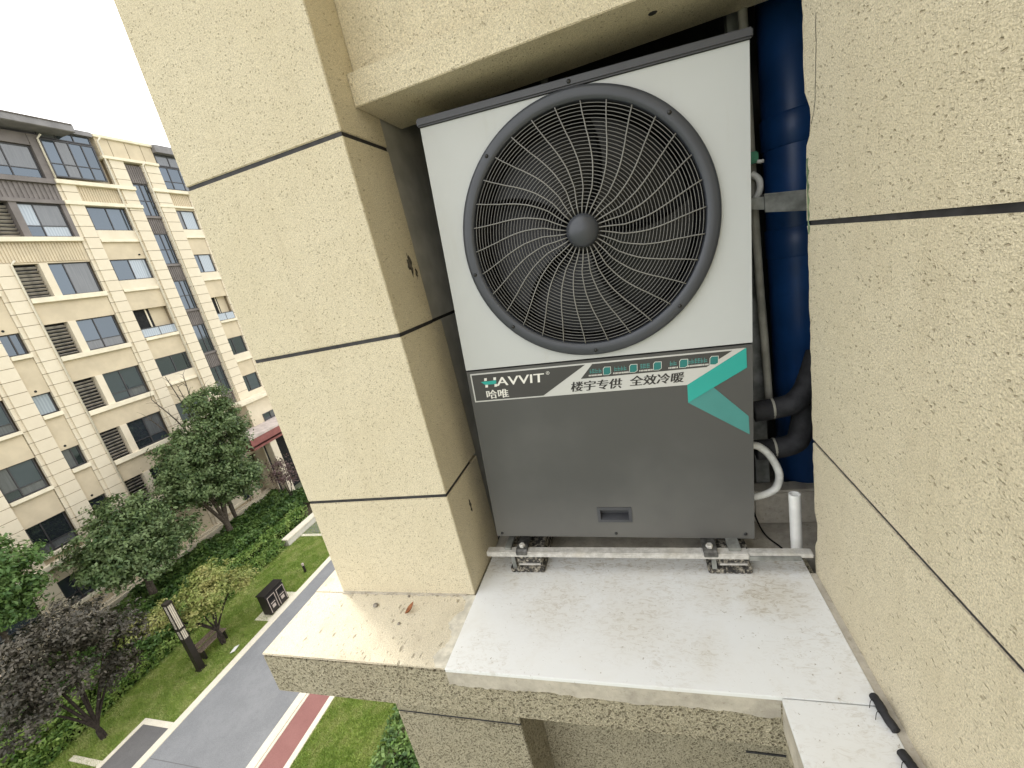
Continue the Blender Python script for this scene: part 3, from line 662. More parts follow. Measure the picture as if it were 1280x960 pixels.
for P, lb in (([(1.0605, -.272, .013), (1.063, -.29, .015), (1.063, -.315, .015), (1.0685, -.345, .013)], 'black rubber strip on the white ledge, the one wholly in view'),
              ([(1.0575, -.386, .013), (1.062, -.41, .015), (1.066, -.43, .015), (1.074, -.465, .013)], 'black rubber strip on the white ledge, cut off by the bottom edge')):
    t = thing('rubber_strip', P[0], lb, 'rubber strip', 'rubber strips on the ledge')
    q = smooth_path(P, 6); MB().tube(q, [.0088 + random.uniform(-.0008, .0008) for _ in q], 12).build('body', 'foam', t, smooth=True)
    for kx in (1, 2):
        a = Vector(P[kx]); MB().tube(smooth_path([a, a + Vector((-.012, .003, .004)), a + Vector((-.020, -.008, -.006))], 4), .0007, 6).build('wire', 'black', t)

# ------------------------------------------------------------------ the far building
XF = CX - 28.0
def S(s): return s + CY
def Hh(h): return h - 10.9 + CZ
fbz = thing('apartment_building', (XF - 6, S(14), ZG), 'seven storey beige apartment block with dark windows and grey roof across the garden', 'building')
def fbox(s0, s1, h0, h1, d0, d1, name, mat, par=fbz, **k): return B(XF + d0, XF + d1, S(s0), S(s1), Hh(h0), Hh(h1)).build(name, mat, par, **k)
SL, SR = -3.0, 33.0
fbox(SL, SR, -1.9, 21.9, -12, -.46, 'wall', 'beige')
fbox(SL, SR, 21.9, 22.15, -12, -.30, 'roof', 'roof_grey')
HEAD = [18.75, 15.85, 12.88, 9.88, 6.95, 4.0, 1.0]
def pilaster(s0, s1, top, d1=0.0, bot=-1.9):
    p = fbox(s0 + .02, s1 - .02, bot, top, -.46, d1 - .10, 'pilaster', 'stone_joint'); fbox(s0 + .19, s1 - .02, bot, top, -.0995, d1 - .022, 'pilaster_core', 'stone_joint', p)
    ph = .592; nblk = int((top - bot)/ph) + 1
    hw = (s1 - s0)/2; me = B(-.225, .0, -hw + .17, hw, .014, ph - .014).box(-.225, -.075, -hw, -hw + .165, .014, ph - .014).mesh('block', 'beige_block')
    # shallow stepped return on the near side of each pilaster
    for j in range(nblk):
        z = top - (j + 1)*ph
        if z < bot - .3: break
        o = place('block', me, p); o.location = (XF + d1, S((s0 + s1)/2), Hh(z))
    return p
def window(s0, s1, h0, h1, cols=(.5,), rows=(), d=-.30, glass='glass', fw=.055, par=fbz, name='window'):
    t = MB(); x0, x1 = XF + d, XF + d + .07
    y0, y1, z0, z1 = S(s0), S(s1), Hh(h0), Hh(h1)
    cy = [y0] + [y0 + (y1 - y0)*c for c in cols] + [y1]; rz = [z0] + [z0 + (z1 - z0)*r for r in rows] + [z1]
    t.box(x0, x1, y0, y0 + fw, z0, z1); t.box(x0, x1, y1 - fw, y1, z0, z1); t.box(x0, x1, y0 + fw, y1 - fw, z1 - fw, z1); t.box(x0, x1, y0 + fw, y1 - fw, z0, z0 + fw)
    for c in cy[1:-1]: t.box(x0 + .004, x1 - .004, c - .025, c + .025, z0 + fw, z1 - fw)
    for r in rz[1:-1]:
        for a, b in zip(cy, cy[1:]): t.box(x0 + .007, x1 - .007, a + (fw if a == y0 else .025), b - (fw if b == y1 else .025), r - .022, r + .022)
    w = t.build(name, 'frame', par)
    for i in range(len(cy) - 1):
        for j in range(len(rz) - 1):
            g_ = glass if isinstance(glass, str) else glass[(i + j) % len(glass)]
            if g_ == 'glass' and random.random() < .28: g_ = 'glass_dim'
            o = B(x0 + .02 + random.uniform(0, .008), x0 + .034, cy[i] + .02, cy[i+1] - .02, rz[j] + .02, rz[j+1] - .02).build('pane', g_, w)
            o.rotation_euler = (0, 0, 0)
    return w
slat_cache = {}
def louver(s0, s1, h0, h1, d=-.26):
    fr = fbox(s0, s1, h0, h1, d - .16, d - .12, 'louver_panel', 'dark_room')
    n = 9; L = s1 - s0 - .02; key = round(L, 2)
    if key not in slat_cache: slat_cache[key] = MB().prism([(0, 0), (.012, -.012), (.125, .075), (.113, .087)], 'y', -L/2, L/2).mesh('slat', 'louver')
    for i in range(n):
        o = place('slat', slat_cache[key], fr); o.location = (XF + d - .115, S((s0 + s1)/2), Hh(h0 + .04 + (h1 - h0 - .08)*i/n)); o.rotation_euler = (random.uniform(-.02, .02), random.uniform(-.15, .15), 0)
def sill(s0, s1, h, th=.14, out=.06): fbox(s0, s1, h - th, h, -.46, out, 'sill', 'sill', bevel=.01)
def wallpiece(s0, s1, h0, h1, d1=-.12, mat='beige_recess', name='spandrel'): 
    if h1 - h0 > .02: fbox(s0, s1, h0, h1, -.46, d1, name, mat)
def ribbed(s0, s1, h0, h1, mat, d=-.14, pitch=.13):
    t = MB(); t.box(XF - .46, XF + d, S(s0), S(s1), Hh(h0), Hh(h1)); s = s0 + .04
    while s < s1 - .05: t.box(XF + d, XF + d + .035, S(s), S(s + pitch*.55), Hh(h0) + .02, Hh(h1) - .02); s += pitch
    t.build('ribbed_panel', mat, fbz)
# pilasters
for a, b, top in ((-3, 4.2, 20.05), (9.45, 10.30, 20.05), (11.93, 12.80, 20.05), (13.63, 14.50, 15.9), (17.88, 18.72, 20.05), (20.86, 21.80, 21.62), (22.85, 23.90, 21.62), (25.30, 26.2, 20.05), (29.2, 30.1, 20.05), (31.6, 33, 20.05)):
    pilaster(a, b, top)
def column(s0, s1, openings, top=20.05, bot=-1.9, d1=-.12):
    """wall pieces between the openings (h0, h1) of one bay, listed from the top"""
    z = top
    for h0, h1 in openings: wallpiece(s0, s1, h1, z, d1); z = h0
    wallpiece(s0, s1, bot, z, d1)
for (s0, s1) in ((4.25, 9.40), (10.34, 11.90), (26.25, 29.15), (30.15, 31.55)):
    ops = []
    for i, h in enumerate(HEAD):
        hb_ = h - (1.55 if i < 6 else 1.4); ops.append((hb_, h))
        window(s0 + .03, s1 - .03, hb_, h, (.38,) if s1 - s0 < 3 else (.25, .5, .75), (.28,), glass=('glass',))
        sill(s0, s1, hb_, .16)
    column(s0, s1, ops)
# small bathroom windows
ops = []
for i, h in enumerate([18.55, 15.65, 12.70, 9.70, 6.78, 3.92]):
    ops.append((h - 1.03, h)); window(12.84, 13.59, h - 1.03, h, (.55,) if i % 2 == 0 else (), (), glass='glass' if i != 3 else 'curtain'); sill(12.82, 13.61, h - 1.03, .20)
    hole = MB().lathe([(.0001, .02), (.05, .02), (.06, 0)], 10, 'x', (XF - .12, S(13.1), Hh(h + .18))).build('vent_hole', 'dark_room', fbz)
column(12.81, 13.62, ops)
# louvre and window bay
ops = []
for i, h in enumerate(HEAD[1:6]):
    hb_ = h - 1.66; ops.append((hb_, h))
    louver(14.54, 15.57, hb_, h); fbox(15.58, 15.92, hb_, h, -.46, -.06, 'pier', 'beige_block')
    window(15.94, 17.80, hb_, h, ((.38,), (.45, ), (.48,), (.5,), (.5,))[i], ((), (.3,), (.28,), (.28,), (.28,))[i], glass=(('glass',), ('glass', 'glass'), ('glass',), ('glass',), ('glass',))[i])
    sill(14.53, 17.86, hb_, .25, .08)
column(14.52, 17.86, ops, 15.9)
# upper part of that bay: ribbed cream band, grey-clad window storey, grey ribbed band
ribbed(14.0, 17.86, 15.92, 16.90, 'beige_recess'); ribbed(9.0, 13.6, 15.92, 16.90, 'beige_recess', d=-.05)
fbox(8.9, 17.90, 16.90, 17.12, -.46, .08, 'sill', 'sill', bevel=.01)
fbox(15.56, 15.86, 17.12, 18.80, -.46, -.04, 'cladding', 'mauve'); fbox(17.66, 17.86, 17.12, 18.80, -.46, -.04, 'cladding', 'mauve')
window(15.87, 17.65, 17.14, 18.78, (.36,), (.34,), glass=('glass', 'curtain'), d=-.22)
louver(14.0, 15.55, 17.14, 18.78)
fbox(10.9, 13.98, 17.12, 18.80, -.46, -.04, 'cladding', 'mauve')
fbox(10.9, 17.86, 18.80, 18.98, -.46, .03, 'cladding', 'mauve')
ribbed(10.9, 17.82, 18.98, 19.80, 'mauve', pitch=.2)
fbox(10.9, 17.86, 19.80, 20.03, -.46, .05, 'cladding', 'mauve')
# penthouse
window(14.9, 17.55, 20.05, 21.62, (.20, .56), (.30,), glass=('glass',), d=-.22); window(11.5, 14.6, 20.05, 21.62, (.3, .65), (.30,), d=-.22)
fbox(14.62, 14.88, 20.03, 21.64, -.46, -.04, 'cladding', 'mauve')
fbox(17.57, 18.02, 20.03, 22.2, -.46, -.02, 'cladding', 'mauve')
fbox(10.9, 17.56, 21.64, 22.2, -.46, -.04, 'cladding', 'mauve')
ev = MB(); e0, e1 = XF - 6, XF + .92
ev.prism([(e0, Hh(22.75)), (e1 - .06, Hh(22.30)), (e1, Hh(22.33)), (e1, Hh(22.62)), (e1 - .05, Hh(22.70)), (e0, Hh(24.2))], 'y', S(2.0), S(19.25))
ev.build('eave', 'roof_grey', fbz)
MB().tube([(XF + .94, S(2), Hh(22.665)), (XF + .94, S(19.2), Hh(22.665))], .035, 8).build('gutter', 'mauve', fbz)
# sunroom
window(18.05, 20.50, 20.20, 22.10, (.25, .5, .75), (.36,), d=-.10, fw=.07); window(18.05, 20.50, 22.14, 22.55, (.33, .66), (), d=-.14, fw=.05)
fbox(17.9, 20.60, 22.56, 22.80, -1.4, .10, 'roof_edge', 'roof_grey')
fbox(17.84, 21.83, 19.84, 20.05, -.46, .12, 'band_course', 'sill', bevel=.01)
ribbed(18.74, 20.84, 19.02, 19.84, 'beige_recess'); fbox(17.84, 21.83, 18.80, 19.00, -.46, .09, 'band_course', 'sill', bevel=.01)
# window bay beside the sunroom pilaster
col2 = [(17.50, 18.78), (14.68, 15.88), (11.28, 12.95), (8.84, 9.95), (5.70, 7.0), (2.6, 4.0), (-.4, 1.0)]
for i, (a, b) in enumerate(col2):
    if i == 2: continue
    window(18.82, 20.80, a, b, (.5,), (), glass=(('glass',), ('glass', 'curtain'), 0, ('glass',), ('glass',), ('glass',), ('glass',))[i], d=-.24)
    sill(18.76, 20.84, a - .50, .16, .02); fbox(18.76, 20.84, a - .50, a, -.46, -.05, 'apron', 'beige_block')
column(18.75, 20.84, [(a - .50 if i != 2 else a, b) for i, (a, b) in enumerate(col2)], 18.80)
def balcony(s0, s1, a, b):
    """open loggia: dark room, side walls, glass rail"""
    bal = fbox(s0, s1, a, b, -.475, -.45, 'loggia', 'dark_room')
    fbox(s0 + (s1 - s0)*.55, s1, a, b, -.45, -.44, 'loggia_wall', 'beige_recess', bal); fbox(s0 + (s1 - s0)*.42, s0 + (s1 - s0)*.46, a, b, -.44, -.40, 'loggia_jamb', 'sill', bal)
    t = MB(); y0, y1 = S(s0), S(s1); z0, z1 = Hh(a), Hh(a + .52)
    t.tube([(XF - .10, y0, z1), (XF - .10, y1, z1)], .025, 8); t.tube([(XF - .10, (y0 + y1)/2, z0), (XF - .10, (y0 + y1)/2, z1)], .018, 6); t.build('rail', 'rail_metal', bal)
    for ya, yb in ((y0, (y0 + y1)/2 - .02), ((y0 + y1)/2 + .02, y1)): B(XF - .11, XF - .10, ya, yb, z0 + .03, z1 - .03).build('rail_pane', 'curtain', bal)
balcony(18.80, 20.82, 11.28, 12.95); sill(18.76, 20.86, 11.27, .18)
# staircase strip: grey ribbed panels and windows
ribbed(21.82, 22.83, 20.34, 21.38, 'mauve', d=-.16)
z = 20.30
for i in range(7):
    window(21.84, 22.81, z - 1.88, z, (.5,), (.48,), d=-.24, fw=.045)
    fbox(21.82, 22.83, z - 2.02, z - 1.89, -.46, -.08, 'sill', 'mauve')
    ribbed(21.82, 22.83, z - 2.95, z - 2.02, 'mauve', d=-.20); z -= 2.96
# parapet over the stair
fbox(20.72, 23.90, 21.66, 22.62, -.46, -.02, 'parapet', 'beige_recess'); fbox(20.66, 23.95, 22.62, 22.80, -.6, .10, 'parapet_coping', 'sill', bevel=.02)
fbox(20.70, 23.93, 21.50, 21.66, -.46, .10, 'band_course', 'sill', bevel=.01)
for s in (21.4, 22.3, 23.2): fbox(s, s + .03, 21.66, 22.62, -.03, -.012, 'joint_strip', 'stone_joint')
# far bay
fbox(22.86, 26.2, 19.90, 20.10, -.46, .10, 'band_course', 'sill', bevel=.01)
window(23.70, 26.1, 20.14, 21.55, (.33, .66), (.36,), d=-.12, fw=.06); window(23.95, 26.1, 21.58, 22.30, (.4,), (), d=-.12)
fbox(23.92, 26.6, 22.31, 22.75, -1.2, .3, 'roof_edge', 'roof_grey')
ribbed(23.92, 25.28, 19.10, 19.90, 'beige_recess'); fbox(22.86, 25.3, 18.98, 19.10, -.46, .05, 'band_course', 'sill')
col3 = [(17.62, 18.86), (14.75, 15.98), (11.36, 13.03), (8.84, 10.06), (6.0, 7.2), (3.0, 4.2)]
for i, (a, b) in enumerate(col3):
    if i == 2: continue
    window(23.94, 25.26, a, b, (.32,) if i else (.3,), (), glass=('glass', 'curtain') if i < 2 else ('glass',), d=-.24); fbox(23.91, 25.29, a - .45, a, -.46, -.05, 'apron', 'beige_block'); sill(23.91, 25.29, a - .45, .12, .01)
column(23.91, 25.29, [(a - .45 if i != 2 else a, b) for i, (a, b) in enumerate(col3)], 18.98)
balcony(23.94, 25.27, 11.36, 13.03); sill(23.9, 25.3, 11.35, .15)
# downpipes
for s, z1, z0 in ((20.80, 22.4, -1.5), (17.93, 22.0, 20.1), (14.47, 15.8, -1.5), (22.86, 21.4, 5.7)):
    MB().tube([(XF + .06, S(s), Hh(z0)), (XF + .06, S(s), Hh(z1)), (XF + .22, S(s) + .12, Hh(z1) + .18)], .045, 8).build('downpipe', 'downpipe', fbz, smooth=True)
for s in (18.6, 20.5):
    o = MB().tube([(XF - .1, S(s), Hh(16.1)), (XF - .02, S(s), Hh(16.1))], .045, 8).build('vent_hole', 'dark_room', fbz)
# plinth, garden terrace wall
fbox(5.0, 22.4, 1.78, 2.02, -.4, .14, 'band_course', 'sill', bevel=.02); fbox(SL, 22.4, -1.9, -1.35, -.4, .28, 'plinth', 'sill', bevel=.02); fbox(SL, 22.4, -1.35, -1.22, -.4, .16, 'plinth', 'beige_block')
window(20.4, 21.1, -.95, -.1, (), (), d=.0)
# entrance block and canopy
fbox(22.43, 33, -1.9, 5.45, -.4, 1.0, 'entrance_wall', 'beige'); fbox(21.9, 33, 5.45, 5.64, -.4, 1.25, 'entrance_coping', 'sill', bevel=.02)
window(23.40, 24.7, 3.36, 4.3, (.5,), (.5,), d=.97); window(22.7, 23.2, .2, 3.0, (), (), d=.97, glass='glass')
cn = MB(); cn.prism([(XF + .9, Hh(3.75)), (XF + 2.5, Hh(3.55)), (XF + 2.5, Hh(3.40)), (XF + .9, Hh(3.40))], 'y', S(20.5), S(33)); cn.build('canopy', 'canopy_top', fbz)
B(XF + 2.35, XF + 2.52, S(20.48), S(33), Hh(2.93), Hh(3.39)).build('canopy_fascia', 'canopy_red', fbz)
B(XF + .9, XF + 2.35, S(20.5), S(20.62), Hh(2.93), Hh(3.39)).build('canopy_fascia', 'canopy_red', fbz)
B(XF + .9, XF + 2.36, S(20.6), S(33), Hh(2.60), Hh(2.75)).build('canopy_soffit', 'canopy_red', fbz)
for s in (22.0, 25.5, 29): fbox(s, s + .55, -1.9, 2.6, 1.75, 2.3, 'entrance_column', 'beige_block', bevel=.02)
fbox(22.5, 33, -1.9, 2.58, 1.0, 1.01, 'entrance_dark_sheet', 'dark_room')  # near-black sheet on the entrance wall below the canopy

# ------------------------------------------------------------------ vegetation
def fast_mesh(name, V, F, mat):
    me = bpy.data.meshes.new(name); nv, nf, k_ = len(V), len(F), F.shape[1]
    me.vertices.add(nv); me.vertices.foreach_set('co', V.astype(np.float32).ravel())
    me.loops.add(nf*k_); me.loops.foreach_set('vertex_index', F.astype(np.int32).ravel())
    me.polygons.add(nf); me.polygons.foreach_set('loop_start', (np.arange(nf)*k_).astype(np.int32)); me.polygons.foreach_set('loop_total', np.full(nf, k_, np.int32))
    me.materials.append(M[mat]); me.update(calc_edges=True); me.validate(); return me
def unit(a): return a/np.maximum(1e-9, np.linalg.norm(a, axis=1, keepdims=True))
def leaves(P, Nrm, size, aspect=1.7, jitter=.7, name='crown', mat='leaf_green'):
    """one folded, pointed leaf per point"""
    n = len(P); nr = unit(Nrm + RNG.normal(0, jitter, (n, 3))); t = unit(np.cross(nr, RNG.normal(0, 1, (n, 3)))); b = np.cross(nr, t)
    s = (size*RNG.uniform(.6, 1.35, n))[:, None]
    L, Wd = s*aspect*.5, s*.5
    V = np.stack([P - t*L, P + b*Wd*.9 + nr*s*.12, P + t*L - nr*s*.10, P - b*Wd*.9 + nr*s*.12], 1).reshape(-1, 3)
    return fast_mesh(name, V, np.arange(n*4).reshape(-1, 4), mat)
def lobe_points(lobes, nclump, per, crad, shell=.55):
    P = []; N = []
    vol = np.array([l[3]*l[4]*l[5] for l in lobes])**.75; vol /= vol.sum()
    for l, v in zip(lobes, vol):
        c = np.array(l[:3]); r = np.array(l[3:6]); k_ = max(3, int(nclump*v))
        dirs = unit(RNG.normal(0, 1, (k_, 3))); rad = RNG.uniform(shell, 1.06, k_)[:, None]
        cc = c + dirs*rad*r
        for q, dq in zip(cc, dirs):
            m_ = int(per*RNG.uniform(.5, 1.5)); cr = crad*RNG.uniform(.6, 1.4)
            off = RNG.normal(0, .5, (m_, 3))*cr*np.array([1, 1, .6]); P.append(q + off); N.append(np.tile(dq*.6 + np.array([0, 0, .8]), (m_, 1)) + off/cr*.8)
    return np.concatenate(P), np.concatenate(N)
def limbs(base, tops, r0, fork, bark, root, lean=.3, twigs=0, twig_len=.6):
    t = MB(); b = Vector(base)
    for i, q in enumerate(tops):
        q = Vector(q); f = b + Vector((0, 0, fork*random.uniform(.7, 1.1)))
        mid = f.lerp(q, .5) + Vector((random.uniform(-.15, .15), random.uniform(-.15, .15), .1*(q - f).length))
        P = smooth_path([b + Vector((random.uniform(-.4, .4)*r0, random.uniform(-.4, .4)*r0, -.15)), f, mid, q], 5)
        n = len(P); t.tube(P, [r0*(1 - .82*j/(n - 1)) for j in range(n)], 7)
        for _ in range(twigs):
            j = random.randrange(n//2, n); d_ = Vector((random.gauss(0, 1), random.gauss(0, 1), random.uniform(.1, 1.2))).normalized()*twig_len*random.uniform(.5, 1.2)
            t.tube(smooth_path([P[j], P[j] + d_*.5 + Vector((0, 0, .05)), P[j] + d_], 3), [r0*.16, r0*.12, r0*.1, r0*.08, r0*.06, r0*.05, r0*.04], 5)
    return t.build('trunk', bark, root, smooth=True)
def tree(name, x, y, lobes, label, mat, bark='bark', r0=.13, fork=1.4, nclump=150, per=55, crad=.38, size=.13, shell=.5, group='garden trees', tops=None, twigs=3, z0=0.0):
    root = thing(name, (x, y, ZG + z0), label, 'tree', group)
    lb = [(x + l[0], y + l[1], ZG + l[2], l[3], l[4], l[5]) for l in lobes]
    limbs((x, y, ZG + z0), tops or [(l[0], l[1], l[2] + l[5]*.2) for l in lb], r0, fork, bark, root, twigs=twigs)
    if nclump:
        P, N = lobe_points(lb, nclump, per, crad, shell)
        place('crown', leaves(P, N, size, mat=mat), root)
    return root
tree('broadleaf_tree', -24.6, 15.7, [(0, .3, 4.6, 2.0, 2.2, 1.7), (.3, 1.3, 6.6, 1.8, 1.8, 1.6), (-.1, -.6, 6.4, 1.6, 1.7, 1.4), (.2, 1.7, 8.9, .9, 1.1, .9), (.5, 1.2, 4.0, 1.5, 1.6, 1.2), (0, -1.4, 5.0, 1.2, 1.2, 1.0), (.3, 2.0, 7.9, .9, .9, .9)],
     'tallest green broadleaf tree in front of the apartment block, beside the bare tree', 'leaf_green', r0=.17, fork=1.8, nclump=520, per=78, crad=.44, size=.105)
tree('broadleaf_tree', -24.4, 10.9, [(0, 0, 4.0, 1.8, 2.0, 1.6), (.3, -1.2, 3.7, 1.4, 1.4, 1.3), (.3, 1.3, 3.5, 1.4, 1.5, 1.3), (0, .3, 5.2, 1.4, 1.4, 1.0), (.7, 0, 3.0, 1.3, 1.8, .9)],
     'round dark green tree between the tallest tree and the purple leaved tree', 'leaf_green', r0=.15, fork=1.5, nclump=330, per=75, crad=.42, size=.105)
tree('broadleaf_tree', -24.4, 6.1, [(0, .4, 5.6, 1.6, 1.5, 1.7), (.2, -.8, 5.3, 1.5, 1.5, 1.5), (0, .3, 4.6, 1.4, 1.4, 1.1)],
     'fresh green tree cut off by the left edge of the photo', 'leaf_fresh', r0=.15, fork=2.2, nclump=260, per=75, crad=.4, size=.10)
tree('purple_leaf_tree', -19.1, 5.19, [(0, .2, 3.3, 1.2, 1.4, 1.0), (.1, -1.0, 3.7, 1.0, 1.0, .8), (-.1, 1.5, 3.1, .9, 1.1, .8), (0, .6, 4.5, 1.0, 1.1, .7), (.2, -.5, 4.7, .9, .9, .6), (.2, -1.3, 2.6, .8, .9, .5), (.1, 1.2, 1.9, .8, .9, .6), (-.3, 2.1, 2.6, .6, .7, .5)],
     'dark purple leaved tree with forked stems on the near lawn', 'leaf_dark', 'bark_dark', r0=.075, fork=.55, nclump=330, per=60, crad=.28, size=.072, shell=.35)
tree('yellow_maple', -17.95, 9.08, [(0, .2, 2.6, 1.1, 1.3, .40), (.2, 1.5, 2.1, .8, .9, .3), (-.9, -1.1, 2.5, .8, .9, .34), (0, .5, 3.15, .8, .9, .32), (-.3, 0.0, 1.95, .9, .9, .30), (-1.1, -1.7, 2.7, .6, .7, .28)],
     'small yellow green maple with layered branches beside the garden lamp', 'leaf_yellow', 'bark_dark', r0=.06, fork=.9, nclump=240, per=62, crad=.26, size=.068, shell=.3)
tree('plum_tree', -23.5, 19.6, [(0, 0, 3.0, .9, 1.1, 1.1), (0, .6, 2.2, .8, .9, .8), (.2, -.7, 2.8, .7, .8, .8)], 'small thin plum tree with reddish leaves by the entrance canopy', 'leaf_pink', 'bark_dark', r0=.05, fork=.6, nclump=70, per=22, crad=.4, size=.08, shell=.2, twigs=8)
tree('bare_tree', -25.9, 17.2, [(0, -1.6, 9.6, 1, 1, 1), (0, -.4, 10.6, 1, 1, 1), (0, .6, 10.4, 1, 1, 1), (.2, 1.4, 9.4, 1, 1, 1), (0, -2.2, 8.8, 1, 1, 1), (-.1, .1, 9.8, 1, 1, 1)], 'leafless grey tree with bare twigs rising behind the tallest green tree', 'leaf_green', r0=.09, fork=4.5, nclump=0, twigs=16)

def hedge(name, x0, x1, y0, y1, h, label, mat, n, size, rough=.06, group='clipped hedges', humps=0):
    root = thing(name, ((x0 + x1)/2, (y0 + y1)/2, ZG), label, 'hedge', group)
    B(x0 + .12, x1 - .12, y0 + .12, y1 - .12, ZG, ZG + h - .14).build('stems', 'hedge_core', root)
    u = RNG.uniform(0, 1, (n, 3)); top = RNG.uniform(0, 1, n) < .62
    P = np.empty((n, 3)); N = np.zeros((n, 3))
    P[:, 1] = y0 + u[:, 1]*(y1 - y0); P[:, 0] = x0 + u[:, 0]*(x1 - x0); P[:, 2] = ZG + h
    side = ~top; P[side, 0] = np.where(RNG.uniform(0, 1, side.sum()) < .8, x1, x0); P[side, 2] = ZG + u[side, 2]*h
    N[top, 2] = 1; N[side, 0] = np.sign(P[side, 0] - (x0 + x1)/2); N[side, 2] = .5
    P[:, 2] += np.where(top, .5*rough*np.sin(P[:, 1]*3.1 + x0) + .4*rough*np.sin(P[:, 1]*7.7 + P[:, 0]*5) + humps*np.sin(P[:, 1]*1.4 + P[:, 0]*1.9), 0)
    P += RNG.normal(0, rough, (n, 3))
    place('foliage', leaves(P, N, size, mat=mat), root); return root
hedge('hedge', -20.95, -20.35, 2.0, 15.3, .46, 'low clipped green hedge row nearest the lawn', 'leaf_hedge', 9000, .075)
hedge('hedge', -21.95, -21.25, 2.0, 18.3, .72, 'second clipped hedge row behind the lowest one', 'leaf_hedge', 11000, .08)
def shrub_mass(name, x0, x1, y0, y1, h, label, mat, n, size, hump):
    P = np.empty((n, 3)); P[:, 0] = RNG.uniform(x0, x1, n); P[:, 1] = RNG.uniform(y0, y1, n)
    a = np.sin(P[:, 0]*2.3 + 1.1*np.sin(P[:, 1]*1.3)) * np.sin(P[:, 1]*2.1 + .8*np.sin(P[:, 0]*1.7))
    P[:, 2] = ZG + h + hump*a - np.abs(RNG.normal(0, h*.28, n)); N = np.zeros((n, 3)); N[:, 2] = 1
    o = place(name, leaves(P, N, size, mat=mat)); tag(o, label, 'shrubs', kind='stuff'); return o
shrub_mass('ground_cover', -25.9, -22.1, 1.0, 20.5, .95, 'dark green shrubs filling the bed before the apartment block', 'leaf_bed', 42000, .12, .16)
shrub_mass('ground_cover', -22.4, -20.6, 8.0, 13.0, .80, 'bright green low shrubs behind the yellow maple', 'leaf_fresh', 7000, .10, .12)
shrub_mass('ground_cover', -22.9, -21.0, 2.0, 7.2, .85, 'green low shrubs under the purple leaved tree', 'leaf_hedge', 8000, .10, .10)
shrub_mass('ground_cover', -7.9, -2.0, 2.0, 9.0, .75, 'dark green shrubs below the ledge beside the small lawn', 'leaf_bed', 30000, .085, .10)
# grass blades
def grass(name, rects, dens, label):
    P = []
    for x0, x1, y0, y1 in rects:
        n = int((x1 - x0)*(y1 - y0)*dens); p = np.zeros((n, 3)); p[:, 0] = RNG.uniform(x0, x1, n); p[:, 1] = RNG.uniform(y0, y1, n); p[:, 2] = ZG; P.append(p)
    P = np.concatenate(P); n = len(P); a = RNG.uniform(0, 2*np.pi, n); w = RNG.uniform(.008, .016, n); h = RNG.uniform(.03, .075, n)
    d_ = np.stack([np.cos(a), np.sin(a), 0*a], 1)*w[:, None]; ln = RNG.normal(0, .025, (n, 3)); ln[:, 2] = h
    V = np.stack([P - d_, P + d_, P + ln], 1).reshape(-1, 3)
    o = place(name, fast_mesh(name, V, np.arange(n*3).reshape(-1, 3), 'blade_grass')); tag(o, label, 'grass', kind='stuff')
grass('grass', [(-20.35, -16.68, 5.98, 18.5), (-20.35, -18.15, 1.5, 5.98)], 1500, 'short mown grass of the larger lawn between hedge and path')
grass('grass', [(-10.85, -7.8, 1.5, 10)], 2200, 'short mown grass of the strip beside the red path')

# ------------------------------------------------------------------ garden furniture
lx, ly = -17.85, 7.93
lm = thing('garden_lamp', (lx, ly, ZG), 'square dark bronze lamp column with pale panels at its top on the lawn', 'lamp')
B(lx - .15, lx + .15, ly - .15, ly + .15, ZG, ZG + .04).build('base_plate', 'lamp_dark', lm)
B(lx - .115, lx + .115, ly - .115, ly + .115, ZG + .04, ZG + 1.60).build('column', 'lamp_dark', lm, bevel=.006)
B(lx - .095, lx + .095, ly - .095, ly + .095, ZG + 1.60, ZG + 3.22).build('diffuser', 'lamp_panel', lm)
for sx in (-1, 1):
    for sy in (-1, 1): B(lx + sx*.105 - .014, lx + sx*.105 + .014, ly + sy*.105 - .014, ly + sy*.105 + .014, ZG + 1.60, ZG + 3.22).build('corner_post', 'lamp_dark', lm)
for q in (-.033, .033):
    for ax in (0, 1):
        for sg in (-1, 1):
            cx_, cy_ = (lx + sg*.100, ly + q) if ax == 0 else (lx + q, ly + sg*.100)
            B(cx_ - .004, cx_ + .004, cy_ - .004, cy_ + .004, ZG + 1.60, ZG + 3.22).build('bar', 'lamp_dark', lm)
B(lx - .125, lx + .125, ly - .125, ly + .125, ZG + 2.02, ZG + 2.10).build('collar', 'lamp_dark', lm)
B(lx - .13, lx + .13, ly - .13, ly + .13, ZG + 3.22, ZG + 3.33).build('top_cap', 'lamp_dark', lm, bevel=.01)
bn = thing('park_bench', (-18.1, 8.85, ZG), 'low dark bench with slatted back between garden lamp and maple', 'bench')
for y in (8.32, 9.30): B(-18.40, -18.02, y, y + .07, ZG, ZG + .42).build('leg', 'lamp_dark', bn); B(-18.40, -18.34, y, y + .07, ZG + .42, ZG + .72).build('back_post', 'lamp_dark', bn)
for j in range(3): B(-18.36 + j*.12, -18.26 + j*.12, 8.25, 9.45, ZG + .42, ZG + .455).build('seat_slat', 'wood', bn)
for j in range(2): B(-18.34, -18.305, 8.25, 9.45, ZG + .52 + j*.11, ZG + .61 + j*.11).build('back_slat', 'wood', bn)
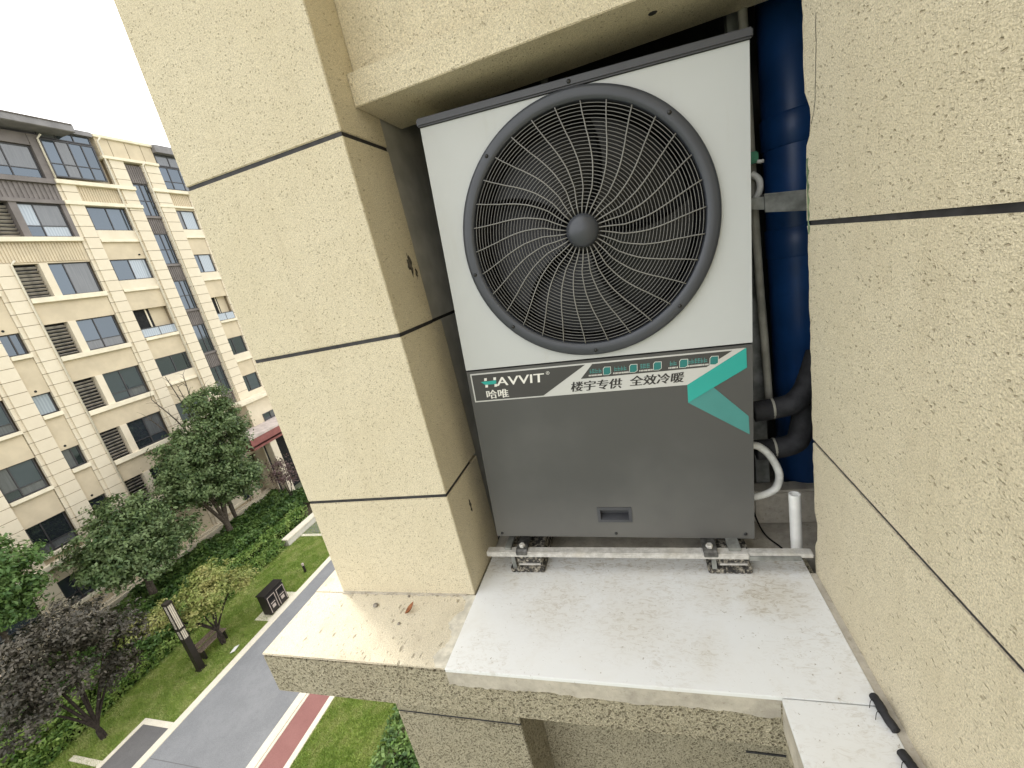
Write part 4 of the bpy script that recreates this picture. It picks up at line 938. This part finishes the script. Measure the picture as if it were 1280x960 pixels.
# twin litter bin
bx, by0, by1 = -16.72, 10.58, 11.62
bi = thing('litter_bin', (bx - .25, 11.1, ZG), 'dark brown twin litter bin with framed panels beside the path kerb', 'bin')
MB().prism([(bx, ZG + .06), (bx, ZG + .98), (bx - .10, ZG + 1.06), (bx - .46, ZG + 1.06), (bx - .46, ZG + .06)], 'y', by0, by1).build('cabinet', 'bin_dark', bi, bevel=.012)
B(bx - .42, bx - .04, by0 + .05, by1 - .05, ZG, ZG + .06).build('plinth', 'kerb', bi)
B(bx - .50, bx + .02, by0 - .03, by1 + .03, ZG + 1.06, ZG + 1.10).build('top', 'bin_dark', bi, bevel=.008)
for j in range(2):
    ya, yb = by0 + .05 + j*.52, by0 + .05 + j*.52 + .42
    dr = B(bx, bx + .012, ya, yb, ZG + .14, ZG + .92).build('door', 'bin_dark', bi)
    t = MB(); t.box(bx + .012, bx + .022, ya, ya + .025, ZG + .14, ZG + .92); t.box(bx + .012, bx + .022, yb - .025, yb, ZG + .14, ZG + .92); t.box(bx + .012, bx + .022, ya + .025, yb - .025, ZG + .895, ZG + .92); t.build('door_frame', 'bin_trim', dr)
    B(bx + .012, bx + .018, ya + .07, yb - .07, ZG + .66, ZG + .84).build('opening', 'black', dr)
    B(bx + .012, bx + .019, ya + .09, yb - .09, ZG + .53, ZG + .57).build('sign_strip', 'bin_trim', dr)
    B(bx + .012, bx + .019, ya + .12, yb - .12, ZG + .30, ZG + .46).build('sign_panel', 'bin_trim', dr)
structure(B(-17.5, -16.62, 10.3, 12.0, ZG - .1, ZG + .030).build('bin_pad', 'kerb'))
bo = thing('bollard_light', (-17.27, 13.37, ZG), 'short black bollard light with pale cap standing on the lawn', 'bollard')
MB().lathe([(.0001, 0), (.06, 0), (.06, .40), (.05, .40)], 14, 'z', (-17.27, 13.37, ZG)).build('post', 'lamp_dark', bo, smooth=False)
MB().lathe([(.05, .40), (.05, .47), (.065, .475), (.065, .52), (.0001, .53)], 14, 'z', (-17.27, 13.37, ZG)).build('cap', 'bin_trim', bo)
rw = thing('garden_wall', (-20.3, 17.4, ZG), 'low pale stone wall at the far end of the hedges', 'wall')
B(-20.62, -20.22, 15.45, 21, ZG, ZG + .36).build('wall_body', 'stone_wall', rw); B(-20.66, -20.18, 15.41, 21, ZG + .36, ZG + .44).build('coping', 'kerb', rw, bevel=.01)
structure(B(-20.18, -16.66, 16.3, 16.5, ZG - .1, ZG + .035).build('kerb', 'kerb'))
structure(B(-20.18, -16.66, 16.5, 30, ZG - .1, ZG + .014).build('paved_court', 'path'))
sc_ = MB().prism([(-17.05, 8.62), (-16.93, 8.74), (-17.0, 9.04), (-17.12, 8.92)], 'z', ZG + .05, ZG + .07)
tag(sc_.build('white_card', 'white_print'), 'small white card lying on the grass by the kerb', 'card')
